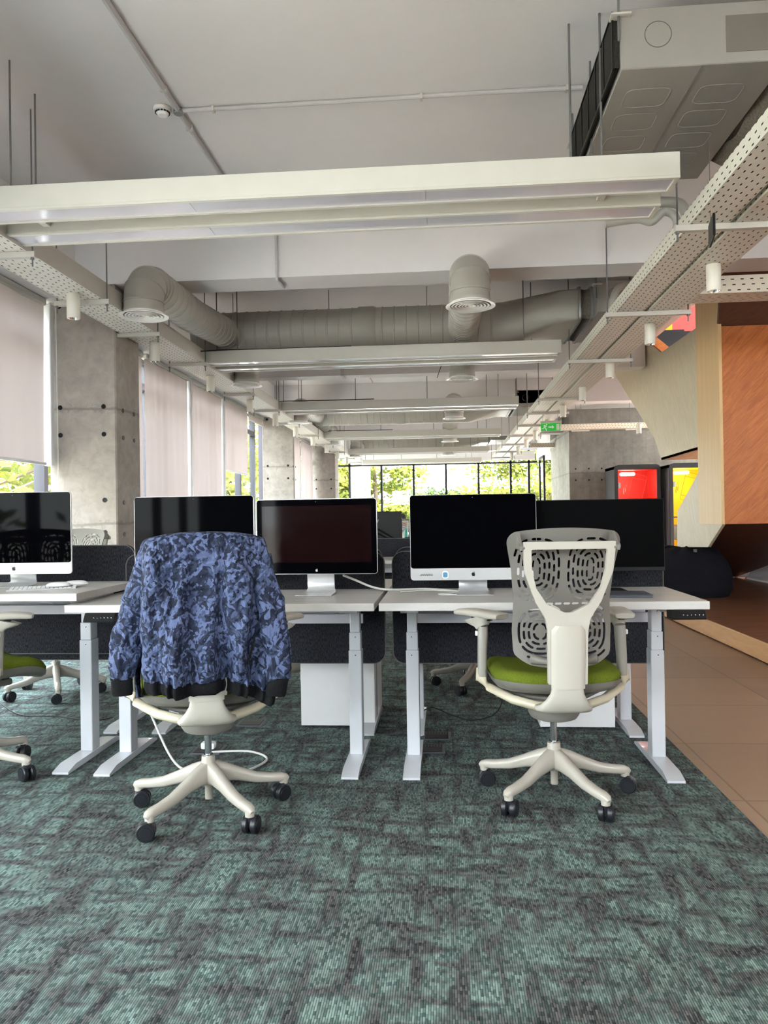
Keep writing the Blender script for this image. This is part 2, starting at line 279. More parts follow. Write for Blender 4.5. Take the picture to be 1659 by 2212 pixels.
# ------------------------------------------------------------------ mesh helpers
class MB:
    def __init__(s): s.bm = bmesh.new()
    def face(s, pts):
        vs_ = [s.bm.verts.new(p) for p in pts]; return s.bm.faces.new(vs_)
    def box(s, x0, x1, y0, y1, z0, z1, bev=0.0, seg=2):
        m = Matrix.Translation(((x0+x1)/2, (y0+y1)/2, (z0+z1)/2)) @ Matrix.Diagonal((x1-x0, y1-y0, z1-z0, 1))
        r = bmesh.ops.create_cube(s.bm, size=1.0, matrix=m)
        if bev > 0:
            es = list({e for v in r['verts'] for e in v.link_edges})
            bmesh.ops.bevel(s.bm, geom=es, offset=bev, segments=seg, profile=0.5, affect='EDGES', clamp_overlap=True)
        return s
    def obox(s, c, ax, ay, az, hx, hy, hz):
        """oriented box; ax, ay, az unit vectors"""
        c = Vector(c); V = []
        for i in (-1, 1):
            for j in (-1, 1):
                for k in (-1, 1): V.append(s.bm.verts.new(c + Vector(ax)*hx*i + Vector(ay)*hy*j + Vector(az)*hz*k))
        for f in ((0, 1, 3, 2), (4, 6, 7, 5), (0, 4, 5, 1), (2, 3, 7, 6), (0, 2, 6, 4), (1, 5, 7, 3)): s.bm.faces.new([V[i] for i in f])
        return s
    def ring(s, c, a, b, ra, rb, n, pw=2.0, ph=0.0):
        out = []
        for i in range(n):
            t = 2*PI*i/n + ph; ct, st = math.cos(t), math.sin(t)
            if pw != 2.0:
                ct = math.copysign(abs(ct)**(2/pw), ct); st = math.copysign(abs(st)**(2/pw), st)
            out.append(s.bm.verts.new(c + a*ra*ct + b*rb*st))
        return out
    def bridge(s, A, B):
        n = len(A)
        for i in range(n): s.bm.faces.new((A[i], A[(i+1) % n], B[(i+1) % n], B[i]))
    def sweep(s, secs, up=(0, 0, 1), n=12, pw=2.0, caps=True, ph=0.0):
        """secs: list of (pos, half_a, half_b); a is sideways, b is along up"""
        P = [Vector(q[0]) for q in secs]; last = None; first = None
        for i, q in enumerate(secs):
            d = (P[min(i+1, len(P)-1)] - P[max(i-1, 0)]).normalized(); u = Vector(up)
            if abs(d.dot(u)) > 0.98: u = Vector((0, 1, 0)) if abs(d.y) < 0.9 else Vector((1, 0, 0))
            a = d.cross(u).normalized(); b = a.cross(d).normalized()
            r = s.ring(P[i], a, b, q[1], q[2], n, pw, ph)
            if last: s.bridge(last, r)
            else: first = r
            last = r
        if caps: s.bm.faces.new(first[::-1]); s.bm.faces.new(last)
        return s
    def cyl(s, p0, p1, r0, r1=None, n=16, caps=True):
        r1 = r0 if r1 is None else r1
        return s.sweep([(p0, r0, r0), (p1, r1, r1)], n=n, caps=caps)
    def tube(s, pts, r, n=8): return s.sweep([(p, r, r) for p in pts], n=n)
    def lathe(s, prof, c=(0, 0, 0), n=32, sx=1.0, sy=1.0):
        c = Vector(c); rings = []
        for r, z in prof:
            rings.append([s.bm.verts.new(c + Vector((max(r, 1e-4)*math.cos(2*PI*i/n)*sx, max(r, 1e-4)*math.sin(2*PI*i/n)*sy, z))) for i in range(n)])
        for A, B in zip(rings, rings[1:]): s.bridge(A, B)
        return s
    def prism(s, pts, ext):
        ext = Vector(ext); A = [s.bm.verts.new(Vector(p)) for p in pts]; B = [s.bm.verts.new(Vector(p)+ext) for p in pts]
        n = len(A); s.bm.faces.new(A); s.bm.faces.new(B[::-1])
        for i in range(n): s.bm.faces.new((A[i], B[i], B[(i+1) % n], A[(i+1) % n]))
        return s
    def grid(s, f, nu, nv, wrapu=False):
        V = [[s.bm.verts.new(f(i/(nu if wrapu else nu-1), j/(nv-1))) for i in range(nu)] for j in range(nv)]
        for j in range(nv-1):
            for i in range(nu if wrapu else nu-1):
                s.bm.faces.new((V[j][i], V[j][(i+1) % nu], V[j+1][(i+1) % nu], V[j+1][i]))
        return V
    def build(s, name, mat, parent=None, loc=None, rot=None, smooth=True, ang=35, recalc=True):
        if recalc: bmesh.ops.recalc_face_normals(s.bm, faces=s.bm.faces)
        me = bpy.data.meshes.new(name); s.bm.to_mesh(me); s.bm.free()
        if isinstance(mat, str): mat = M[mat]
        me.materials.append(mat)
        if smooth:
            me.polygons.foreach_set('use_smooth', [True]*len(me.polygons)); me.set_sharp_from_angle(angle=R_(ang))
        o = bpy.data.objects.new(name, me); COL.objects.link(o)
        if parent: o.parent = parent
        if loc is not None: o.location = loc
        if rot is not None: o.rotation_euler = rot
        return o
def tag(o, label, cat, group=None, kind=None):
    o['label'] = label; o['category'] = cat
    if group: o['group'] = group
    if kind: o['kind'] = kind
    return o
def thing(name, label, cat, loc=(0, 0, 0), rz=0.0, group=None):
    o = bpy.data.objects.new(name, None); COL.objects.link(o); o.empty_display_size = 0.1
    o.location = loc; o.rotation_euler = (0, 0, rz); return tag(o, label, cat, group)
def struct(o, label=None, cat=None):
    o['kind'] = 'structure'
    if label: o['label'] = label
    if cat: o['category'] = cat
    return o
def copy_tree(o, parent=None):
    c = o.copy(); COL.objects.link(c)
    if parent: c.parent = parent
    for ch in list(o.children): copy_tree(ch, c)
    return c
def text_mesh(txt, size, name, mat, parent=None, loc=(0, 0, 0), rot=(0, 0, 0), depth=0.0004, shear=0.0, align='CENTER', offset=0.0):
    cu = bpy.data.curves.new('t', 'FONT'); cu.body = txt; cu.size = size; cu.align_x = align; cu.align_y = 'CENTER'; cu.extrude = depth; cu.shear = shear; cu.offset = offset
    cu.space_character = 0.95
    t = bpy.data.objects.new('t', cu); COL.objects.link(t)
    dg = bpy.context.evaluated_depsgraph_get(); dg.update()
    me = bpy.data.meshes.new_from_object(t.evaluated_get(dg)); COL.objects.unlink(t); bpy.data.objects.remove(t)
    me.materials.clear(); me.materials.append(M[mat]); o = bpy.data.objects.new(name, me); COL.objects.link(o)
    if parent: o.parent = parent
    o.location = loc; o.rotation_euler = rot; return o
def sdf_sheet(sdf, u0, u1, v0, v1, h, fmap, thick):
    """marching squares on a 2-D field (vectorised sdf>0 = solid), mapped to 3-D and given real thickness"""
    us = np.arange(u0, u1+h, h); vs2 = np.arange(v0, v1+h, h); U, V = np.meshgrid(us, vs2, indexing='ij'); F = sdf(U, V)
    F = np.where(np.abs(F) < 1e-7, 1e-7, F); verts = []; key = {}; faces = []
    def cv(i, j):
        k = (i, j)
        if k not in key: key[k] = len(verts); verts.append((us[i], vs2[j]))
        return key[k]
    def ev(a, b):
        k = (min(a, b), max(a, b), 'e')
        if k not in key:
            fa, fb = F[a], F[b]; t = fa/(fa-fb); key[k] = len(verts)
            verts.append((us[a[0]]+(us[b[0]]-us[a[0]])*t, vs2[a[1]]+(vs2[b[1]]-vs2[a[1]])*t))
        return key[k]
    nu, nv = F.shape
    for i in range(nu-1):
        for j in range(nv-1):
            cs = [(i, j), (i+1, j), (i+1, j+1), (i, j+1)]; ins = [F[c] > 0 for c in cs]
            if not any(ins): continue
            poly = []
            for k in range(4):
                a, b = cs[k], cs[(k+1) % 4]
                if ins[k]: poly.append(cv(*a))
                if ins[k] != ins[(k+1) % 4]: poly.append(ev(a, b))
            if len(poly) >= 3: faces.append(poly)
    used = {}
    for f in faces:
        for k in range(len(f)):
            a, b = f[k], f[(k+1) % len(f)]; used[(a, b)] = used.get((a, b), 0)+1
    n = len(verts); P = [fmap(u, v, 0.0) for u, v in verts] + [fmap(u, v, thick) for u, v in verts]
    allf = [tuple(f) for f in faces] + [tuple(q+n for q in f[::-1]) for f in faces]
    for (a, b) in used:
        if (b, a) not in used: allf.append((b, a, a+n, b+n))
    me = bpy.data.meshes.new('sheet'); me.from_pydata(P, [], allf); me.update(); me.validate(); return me
def mesh_obj(name, me, mat, parent=None, smooth=True, ang=35):
    me.materials.append(M[mat])
    if smooth: me.polygons.foreach_set('use_smooth', [True]*len(me.polygons)); me.set_sharp_from_angle(angle=R_(ang))
    o = bpy.data.objects.new(name, me); COL.objects.link(o)
    if parent: o.parent = parent
    return o
def S(px_, py_, pz_): return Vector((px_, py_, pz_))

CEIL = 3.65
# ------------------------------------------------------------------ structure
struct(MB().box(-3.7, 1.113, -4.1, 25.1, -0.2, 0.0).build('floor', 'carpet', smooth=False), 'teal and charcoal striped loop carpet under the desks', 'carpet')
struct(MB().box(1.113, 8.2, -4.1, 25.1, -0.2, -0.004).build('floor', 'tile', smooth=False), 'beige stone tile floor right of the carpet', 'floor')
for (a, b, c, d_) in ((-3.7, 2.93, -4.1, 25.1), (2.93, 8.2, -4.1, 8.8), (2.93, 8.2, 13.6, 25.1)): struct(MB().box(a, b, c, d_, CEIL, CEIL+0.2).build('ceiling', 'ceil', smooth=False), 'grey painted concrete ceiling', 'ceiling')
struct(MB().box(8.0, 8.2, -4.1, 14.0, 0, 5.6).build('wall_right', 'white_wall', smooth=False)); struct(MB().box(2.93, 6.0, 8.66, 13.6, 5.6, 5.7).build('ceiling', 'ceil', smooth=False), 'high ceiling over the stair void', 'ceiling'); struct(MB().box(2.93, 8.0, 13.6, 13.72, CEIL, 5.6).build('wall_back', 'white_wall', smooth=False)); struct(MB().box(8.0, 8.2, 17.6, 25.1, 0, CEIL).build('wall_right', 'white_wall', smooth=False))  # high ceiling stops short, sized to limit light from the added sky opening
struct(MB().box(2.93, 3.05, 8.8, 13.6, CEIL, 5.6).build('wall_left', 'white_wall', smooth=False)); struct(MB().box(4.40, 8.0, 12.02, 12.12, 0, CEIL).build('wall_back', 'dark_wall', smooth=False)); struct(MB().box(2.93, 8.0, 8.66, 8.78, CEIL, 5.6).build('wall_front', 'white_wall', smooth=False))
nb = 0
for (y0, y1, zb) in ((-0.9, -0.55, 3.2), (6.44, 6.80, 3.2), (11.03, 11.28, 3.2), (14.3, 14.65, 3.2), (19.8, 20.15, 3.2)):
    nb += 1; struct(MB().box(-3.6, 2.84 if 8 < y0 < 14 else 8.0, y0, y1, zb, CEIL+0.01).build('trim_%d' % nb, 'ceil', smooth=False), 'painted concrete cross beam under the ceiling', 'beam')
nb += 1; struct(MB().box(-3.7, -3.17, -4.1, 25.1, 3.06, CEIL+0.01).build('trim_%d' % nb, 'ceil', smooth=False), 'painted edge beam above the left windows', 'beam')
nb += 1; struct(MB().box(-3.7, -3.52, -4.1, 25.1, 0, 0.12).build('trim_%d' % nb, 'white_wall', smooth=False), 'low sill under the left windows', 'sill')

def tie(parent, loc, axis):
    m = MB(); d = Vector(axis); m.cyl(Vector(loc)-d*0.001, Vector(loc)+d*0.004, 0.019, 0.021, 14); m.build('tie_hole_plug', 'black', parent)
def column(y0, y1, x0, x1, label, ztop=3.2):
    t = thing('concrete_column', label, 'column', ((x0+x1)/2, (y0+y1)/2, 0))
    o = MB().box(x0-(x0+x1)/2, x1-(x0+x1)/2, -(y1-y0)/2, (y1-y0)/2, 0, ztop, 0.012, 1).build('shaft', 'conc', t)
    for z in (0.55, 0.83, 1.05, 1.33, 1.9, 2.14, 3.02):
        for x in (-0.2, 0.19): tie(t, (x, -(y1-y0)/2, z), (0, -1, 0))
        if z > 1.0:
            for y in (-0.12, 0.12): tie(t, ((x1-x0)/2, y, z-0.02), (1, 0, 0))
    return t
column(6.44, 6.96, -3.42, -2.82, 'raw concrete column nearest on the left, between the two wide blinds')
column(14.3, 14.38, -3.42, -2.82, 'pale raw concrete column further back along the left windows')
column(19.8, 20.4, -3.42, -2.82, 'narrow dark-looking concrete column just before the far glass wall')
column(28.0, 28.6, -3.40, -2.75, 'white sunlit concrete column standing outside the far glass wall', 3.6)

# windows: frame + glass per bay
wi = 0
def window_x(x, y0, y1, step, trans=2.74):
    global wi; wi += 1
    t = bpy.data.objects.new('window_%d' % wi, None); COL.objects.link(t); struct(t)
    fr = MB(); n = max(1, round((y1-y0)/step)); s_ = (y1-y0)/n
    for k in range(n+1): fr.box(x-0.05, x+0.05, y0+k*s_-0.035, y0+k*s_+0.035, 0.10, 3.08)
    fr.box(x-0.045, x+0.045, y0, y1, trans-0.04, trans+0.04); fr.box(x-0.05, x+0.05, y0, y1, 0.10, 0.17); fr.box(x-0.05, x+0.05, y0, y1, 3.02, 3.08)
    fr.build('window_frame', 'mull', t, smooth=False)
    MB().box(x-0.006, x+0.006, y0, y1, 0.12, 3.06).build('window_pane', 'glass', t, smooth=False)
def window_y(y, x0, x1, xs, z1, z0=0.1, cross=None, w=0.03, mat='mull_k'):
    global wi; wi += 1
    t = bpy.data.objects.new('window_%d' % wi, None); COL.objects.link(t); struct(t)
    fr = MB()
    for x in xs: fr.box(x-w/2, x+w/2, y-0.05, y+0.05, z0, z1)
    fr.box(x0, x1, y-0.05, y+0.05, z0, z0+0.06)
    if cross: fr.box(x0, x1, y-0.05, y+0.05, cross-0.03, cross+0.03)
    fr.build('window_frame', mat, t, smooth=False)
    MB().box(x0, x1, y-0.006, y+0.006, z0, z1).build('window_pane', 'glass', t, smooth=False)
window_x(-3.6, -4.0, 6.62, 0.97); window_x(-3.6, 7.0, 14.25, 0.97); window_x(-3.6, 14.95, 19.8, 0.97); window_x(-3.6, 20.4, 25.0, 0.97)
window_y(25.05, -3.6, 2.98, [-3.5, -3.09, -2.04, -0.99, 0.06, 1.11, 2.14, 2.72], 3.6, cross=2.83, w=0.07)
window_y(-4.05, -3.6, -1.0, [-3.5+1.2*k for k in range(3)], 3.6, z0=1.9, cross=2.7, w=0.06, mat='mull')  # clerestory behind the camera, out of view, added to let light in
struct(MB().box(-3.7, 8.2, -4.2, -4.0, 0, 1.9).build('wall_front', 'dark_wall', smooth=False))
window_y(-4.05, 4.0, 8.0, [4.05, 5.3, 6.6, 7.95], 3.6, z0=1.9, cross=2.7, w=0.06, mat='mull')  # unseen clerestory, added so daylight reaches the pod front and tiles
struct(MB().box(-1.0, 4.0, -4.2, -4.0, 1.9, CEIL).build('wall_front', 'white_wall', smooth=False))
window_x(8.1, 14.05, 17.55, 1.2)  # out-of-view window added to brighten the ceiling deep in the room
# far wall: rolled white blind along the header, end doors
tag(MB().box(-3.3, 2.9, 24.86, 24.93, 2.90, 3.18, 0.01).build('roller_blind', 'guide'), 'long white blind rolled up above the far glass wall', 'blind')
struct(MB().box(-3.6, 3.2, 24.9, 25.1, 3.22, CEIL).build('wall_back', 'white_wall', smooth=False))
dr = bpy.data.objects.new('door_1', None); COL.objects.link(dr); struct(dr)
fr = MB()
for yy in (23.2, 24.2): fr.box(2.94, 3.0, yy-0.05, yy+0.05, 0, 2.9)
fr.box(2.94, 3.0, 23.2, 24.2, 2.82, 2.9); fr.box(2.94, 3.0, 23.2, 24.2, 0, 0.08); fr.build('door_frame', 'mull_k', dr, smooth=False)
MB().box(2.965, 2.975, 23.25, 24.15, 0.08, 2.85).build('door_pane', 'glass', dr, smooth=False)
struct(MB().box(2.98, 8.0, 21.8, 25.1, 2.9, CEIL).build('trim_8', 'white_wall', smooth=False), 'white bulkhead above the glass door', 'bulkhead')
# concrete core on the right
t = thing('concrete_core_wall', 'large grey concrete wall block behind the coloured phone booths', 'wall', (5.5, 20.2, 0))
MB().box(-2.5, 2.5, -1.5, 1.6, 0, CEIL, 0.01, 1).build('block', 'conc_dark', t)
MB().box(-2.512, -2.498, -1.49, 1.6, 0, 3.2).build('side_face', 'conc_lit', t, smooth=False)  # paler concrete than the block, painting in the light on this side
for z in (1.95, 2.22):
    for x in (-2.36, -2.05, -1.75, -1.0, -0.68, -0.1, 0.2, 0.5): tie(t, (x, -1.5, z), (0, -1, 0))

# blinds
def blind(y0, y1, zb, label, n=0):
    t = thing('roller_blind', label, 'blind', (-3.40, (y0+y1)/2, 0), 0, 'roller blinds on the left windows')
    h = (y1-y0)/2
    m = MB(); m.grid(lambda u, v: Vector((0.006*math.sin(u*19+v*3+y0)+0.004*math.sin(u*43+y0*3), -h+2*h*u, zb+(3.03-zb)*v)), 30, 14)
    m.build('cloth', 'blind', t, ang=80)
    MB().box(-0.008, 0.012, -h, h, zb-0.022, zb+0.004, 0.004, 1).build('hem_bar', 'guide', t)
    MB().box(-0.05, 0.03, -h, h, 3.0, 3.06, 0.01, 1).build('head_rail', 'strut', t)
    return t
blind(-0.95, 1.4, 2.6, 'pinkish grey roller blind on the window nearest the left edge, partly outside the photo')
blind(1.5, 3.9, 1.65, 'pinkish grey roller blind left of the concrete column, second from it')
blind(4.0, 6.33, 1.655, 'wide pinkish roller blind left of the near concrete column, leaves visible under it')
blind(7.08, 8.46, 0.3, 'long roller blind half hidden behind the near concrete column')
blind(8.55, 10.02, 0.3, 'tall roller blind right of the near concrete column, first fully shown one')
blind(10.13, 11.58, 0.3, 'tall roller blind in the middle between the two columns')
blind(11.66, 13.12, 1.92, 'roller blind lowered only halfway, dark window posts under it')
blind(13.2, 14.27, 2.90, 'short roller blind rolled almost fully up beside the second column')
blind(15.0, 16.4, 2.2, 'narrow roller blind lowered a little just past the second column')
blind(16.5, 18.0, 0.3, 'far tall roller blind past the second column')
blind(18.1, 19.7, 0.3, 'far tall roller blind just before the third column')
for yy, l in ((6.39, 'left of the near column'), (7.04, 'right of the near column'), (10.07, 'between the tall blinds'), (11.62, 'beside the half lowered blind')):
    tag(MB().box(-3.43, -3.36, yy-0.03, yy+0.03, 1.63 if yy < 7 else 0.15, 3.03, 0.006, 1).build('blind_side_channel', 'guide'), 'upright white blind guide channel ' + l, 'channel', 'blind channels')
tag(MB().tube([(-3.33, 6.40, 3.0), (-3.325, 6.40, 1.8), (-3.33, 6.41, 0.6)], 0.004, 6).build('pull_string', 'cable'), 'thin white pull cord hanging beside the near column', 'cord')

# ------------------------------------------------------------------ outdoors
struct(MB().box(-60, 60, -40, 90, -0.9, -0.5).build('ground', 'bounce_ground', smooth=False), 'pale ground outside the windows, bouncing light indoors', 'ground')  # unseen ground kept pale as a reflector, throwing light up to the ceiling
def tree(x, y, h, rad, mat, label, seed, nl=2600, leaf=0.16, layers=7):
    rnd = random.Random(seed); t = thing('tree', label, 'tree', (x, y, -0.5), 0, 'trees outside the glass')
    tr = MB(); tr.sweep([((0, 0, 0), 0.16, 0.16), ((0.05, 0, h*0.4), 0.11, 0.11), ((-0.05, 0.1, h*0.75), 0.07, 0.07), ((0, 0, h), 0.02, 0.02)], n=8)
    blobs = []
    for k in range(layers*4):
        z = h*(0.22+0.76*rnd.random()); a = rnd.random()*2*PI; rr = rad*(0.25+0.75*rnd.random())*(1.0 if z < h*0.7 else 0.7)
        e = Vector((rr*math.cos(a), rr*math.sin(a), z)); blobs.append((e, rad*(0.25+0.25*rnd.random())))
        if k % 2 == 0: tr.sweep([((0, 0, z*0.75), 0.035, 0.035), (tuple(e*0.6+Vector((0, 0, z*0.36))), 0.025, 0.025), (tuple(e), 0.01, 0.01)], n=5)
    tr.build('trunk', 'bark', t)
    V = []; F = []
    for k in range(nl):
        c, r = blobs[k % len(blobs)]
        d = Vector((rnd.gauss(0, 1), rnd.gauss(0, 1), rnd.gauss(0, 0.28)))*r*0.62; p = c+d
        a = Vector((rnd.gauss(0, 1), rnd.gauss(0, 1), rnd.gauss(0, 0.6))).normalized(); b = a.cross(Vector((rnd.gauss(0, 1), rnd.gauss(0, 1), rnd.gauss(0, 1)))).normalized()
        s_ = leaf*(0.6+0.8*rnd.random()); i = len(V)
        V += [p+a*s_, p+b*s_*0.45, p-a*s_, p-b*s_*0.45]; F.append((i, i+1, i+2, i+3))
    me = bpy.data.meshes.new('leaves'); me.from_pydata(V, [], F); me.update(); mesh_obj('foliage', me, mat, t, smooth=False)
tree(-3.3, 36.5, 6.0, 2.3, 'leafA', 'bright yellow-green tree behind the left half of the far glass wall', 1, 9000)
tree(-5.9, 34.5, 6.4, 2.6, 'leafA', 'yellow-green tree seen past the third concrete column', 2, 6000)
tree(4.9, 38.5, 6.6, 4.3, 'leafA', 'big spreading bright green tree behind the right half of the far glass wall', 3, 15000)
tree(9.3, 43.0, 6.8, 4.2, 'leafB', 'green tree at the far right of the glass wall', 4, 8000)
tree(-0.6, 52.0, 3.4, 2.6, 'leafB', 'small pale tree low in the middle of the far glass wall', 5, 3500)
tree(-9.0, 46.0, 6.0, 4.0, 'leafB', 'distant green tree left of the outside column', 6, 4500)
for k, (x, y, h_) in enumerate([(-8.8, 8.5, 5.4), (-8.6, 14.0, 5.2), (-9.5, 19.5, 6.2), (-8.2, 25.5, 5.6), (-9.5, 31.5, 6.0), (-8.6, 3.0, 5.4), (-9.4, -3.0, 6.0)]):
    tree(x, y, h_, 2.6, 'leafA', ['green tree outside the window nearest the left edge', 'leafy tree outside behind the tall blinds', 'leafy tree outside under the half lowered blind', 'tree outside beside the second column', 'tree far outside past the left windows', 'tree outside left of the near blinds', 'tree outside behind the camera side windows'][k], 20+k, 4000)

# ------------------------------------------------------------------ pendant linear lamps
def make_lamp():
    t = thing('linear_pendant_lamp', '', 'lamp'); L = 1.875
    for k, y in enumerate((0.0, 0.345)):
        m = MB(); z0, z1, W = 0.0, 0.13, 0.185; r = 0.022
        m.box(-L, L, y, y+W, z0+0.012, z1, 0.002, 1)
        m.box(-L, L, y, y+r, z0, z0+0.013); m.box(-L, L, y+W-r, y+W, z0, z0+0.013); m.box(-L, -L+r, y+r, y+W-r, z0, z0+0.013); m.box(L-r, L, y+r, y+W-r, z0, z0+0.013)
        h = m.build('lamp_housing', 'lamp', t)
        q = MB()
        for a in range(3): q.box(-L+r+a*(2*L-2*r)/3+0.0015, -L+r+(a+1)*(2*L-2*r)/3-0.0015, y+r, y+W-r, z0+0.008, z0+0.0118)
        q.build('diffuser_panel', 'lens', h, smooth=False)
    for sx in (-1, 1): MB().box(sx*(L-0.32)-0.02, sx*(L-0.32)+0.02, 0.185, 0.345, 0.04, 0.07).build('cross_bar', 'strut', t)
    return t
def lamp_rods(t, y, lst):
    for (x, yy) in lst: MB().cyl((x, yy, 0.12), (x, yy, CEIL-2.8), 0.006, n=6).build('suspension_rod', 'rod', t)
lab = ['long white twin linear lamp nearest the camera, crossing the top of the photo', 'second long white linear lamp, just below the large round duct', 'third linear lamp back, behind the second one', 'fourth linear lamp back along the room', 'fifth linear lamp back, before the far windows', 'last linear lamp, hanging in front of the far glass wall']
lamp0 = make_lamp()
for i, (y, xc) in enumerate([(3.885, -0.69), (7.95, -0.66), (11.65, -0.74), (15.85, -0.70), (19.95, -0.70), (23.8, -0.72)]):
    t = lamp0 if i == 0 else copy_tree(lamp0)
    t.location = (xc, y, 2.8); t['label'] = lab[i]; t['group'] = 'linear pendant lamps in a row'
for i, t in enumerate([o for o in COL.objects if o.name.startswith('linear_pendant_lamp')]):
    if i == 0: lamp_rods(t, 0, [(-1.62, 0.09), (-1.66, 0.42), (1.36, 0.09), (1.53, 0.43), (1.50, 0.02)])
    elif i == 1: lamp_rods(t, 0, [(-1.72, 0.03), (-1.5, 0.03), (1.5, 0.05), (1.62, 0.42)])
    else: lamp_rods(t, 0, [(-1.72, 0.08), (-1.5, 0.42), (-0.6, 0.1), (0.5, 0.1), (1.4, 0.08), (1.6, 0.42)])

# ------------------------------------------------------------------ cable trays
def cable_tray(name, label, x0, x1, y0, y1, z, side=0.10, along=1, group=None, sidemat=None):
    t = thing(name, label, 'cable tray', ((x0+x1)/2, (y0+y1)/2, z), 0, group)
    hx, hy = (x1-x0)/2, (y1-y0)/2; mat = 'tray' if along == 1 else 'trayx'
    MB().box(-hx, hx, -hy, hy, 0, 0.003).build('tray_bottom', mat, t, smooth=False)
    for s_ in (-1, 1):
        m = MB()
        if along == 1: m.box(s_*hx-0.0015, s_*hx+0.0015, -hy, hy, 0, side)
        else: m.box(-hx, hx, s_*hy-0.0015, s_*hy+0.0015, 0, side)
        m.build('tray_side', sidemat if sidemat else 'tray_side' if along == 1 else 'trayx_side', t, smooth=False)
    return t
TZ = 2.785
tl = cable_tray('cable_tray', 'long white perforated cable tray along the left windows', -2.80, -2.49, -1.0, 23.5, TZ, 0.14, sidemat='strut')
tr1 = cable_tray('cable_tray', 'left one of the two perforated cable trays running back on the right', 1.415, 1.635, -1.0, 22.8, TZ, 0.10)
tr2 = cable_tray('cable_tray', 'right one of the two perforated cable trays, carrying the spotlights', 1.675, 1.93, -1.0, 22.8, TZ, 0.06)
tx = cable_tray('cable_tray', 'perforated cable tray branching to the right in front of the orange wood panel', 1.93, 4.4, 5.93, 6.20, TZ, 0.13, 0)
tb = cable_tray('cable_tray', 'distant perforated cable tray crossing before the grey concrete wall', 1.95, 5.2, 17.6, 17.85, 3.05, 0.12, 0)
tf = cable_tray('cable_tray', 'far cable tray reaching the white wall above the glass door', 1.95, 3.0, 21.0, 21.2, 2.95, 0.12, 0)
def strut(parent, y, xa, xb, zt, rods):
    cx, cy0, cz = parent.location
    m = MB(); m.box(xa-cx, xb-cx, y-cy0-0.02, y-cy0+0.02, -0.036, -0.002); s_ = m.build('strut_bar', 'strut', parent, smooth=False)
    for x in rods: MB().cyl((x-cx, y-cy0, -0.09), (x-cx, y-cy0, CEIL-cz), 0.0055, n=6).cyl((x-cx, y-cy0, -0.048), (x-cx, y-cy0, -0.036), 0.012, n=6).build('threaded_rod', 'rod', s_)
for y in (-0.2, 1.3, 2.9, 4.46, 5.49, 6.50, 7.83, 9.84, 11.4, 13.0, 15.0, 17.0, 19.0, 21.0, 22.8): strut(tl, y, -2.86, -2.44, TZ, (-2.845, -2.462))
for y in (0.9, 2.7, 4.50, 6.39, 8.31, 10.99, 12.5, 14.2, 16.0, 18.0, 20.0, 22.0): strut(tr1, y, 1.335, 2.01, TZ, (1.35, 1.99))
strut(tb, 17.72, 2.9, 3.3, 3.05, (3.0, 3.12)); strut(tb, 17.72, 4.1, 4.4, 3.05, (4.2,)) 
# spotlights
def make_spot():
    t = thing('ceiling_spotlight', '', 'spotlight')
    MB().lathe([(0.0, 0), (0.044, 0), (0.046, -0.004), (0.046, -0.172), (0.044, -0.176), (0.040, -0.176), (0.037, -0.150)], n=24).build('spotlight_body', 'spot', t)
    MB().lathe([(0.0399, -0.1755), (0.032, -0.150), (0.018, -0.135), (0, -0.134)], n=24).build('reflector', 'reflector', t)
    return t
sp0 = make_spot(); k = 0
names_l = ['first', 'second', 'third', 'fourth', 'fifth', 'sixth', 'seventh', 'eighth', 'ninth', 'tenth']
for side, x, ys in (('right', 1.80, (5.24, 6.82, 8.45, 10.10, 11.74, 13.5, 15.3, 17.0, 18.8, 20.6)), ('left', -2.64, (5.33, 6.88, 8.58, 10.36, 11.95, 13.6, 15.4, 17.2, 19.0, 20.8))):
    for i, y in enumerate(ys):
        t = sp0 if k == 0 else copy_tree(sp0); k += 1
        t.location = (x, y, TZ-0.001); t['label'] = '%s spotlight from the camera under the %s cable tray, short white cylinder' % (names_l[i], side); t['group'] = 'white cylinder spotlights under the %s tray' % side
t = copy_tree(sp0); t.location = (3.62, 14.6, 2.80); t['label'] = 'single white spotlight hanging before the concrete wall left of the pale wood panels'; t['group'] = 'stray spotlight'
MB().cyl((0, 0, 0), (0, 0, CEIL-2.80), 0.006, n=6).build('hanging_rod', 'rod', t)

# exit sign (green running man), small hanging sign plate, white lit sign
t = thing('exit_sign', 'green lit emergency exit sign with running man and arrow', 'sign', (1.715, 12.5, 2.545))
MB().box(-0.155, 0.155, -0.008, 0.008, -0.062, 0.062, 0.003, 1).build('sign_plate', 'sgreen', t)
MB().box(-0.162, 0.162, -0.02, 0.02, 0.066, 0.098, 0.003, 1).build('sign_housing', 'strut', t)
m = MB(); y = -0.0095
def flat(pts): m.prism([(a, y, b) for a, b in pts], (0, 0.002, 0))
flat([(0.09, -0.05), (0.138, -0.05), (0.138, 0.05), (0.09, 0.05)])
flat([(-0.035, -0.012), (0.025, -0.012), (0.025, -0.03), (0.058, 0.0), (0.025, 0.03), (0.025, 0.012), (-0.035, 0.012)])
m.prism([(-0.062+0.011*math.cos(a*PI/6), y, 0.042+0.011*math.sin(a*PI/6)) for a in range(12)], (0, 0.002, 0))
flat([(-0.118, 0.02), (-0.098, 0.034), (-0.068, 0.028), (-0.06, 0.006), (-0.075, -0.004), (-0.085, -0.012), (-0.066, -0.024), (-0.06, -0.058), (-0.074, -0.058), (-0.082, -0.030), (-0.104, -0.016), (-0.112, -0.028), (-0.142, -0.028), (-0.142, -0.018), (-0.12, -0.016), (-0.10, 0.016), (-0.115, 0.012)])
m.build('pictogram', 'white', t, smooth=False)
for sx in (-1, 1): MB().cyl((sx*0.12, 0, 0.09), (sx*0.12, 0, 0.25), 0.004, n=6).build('hanging_rod', 'rod', t)
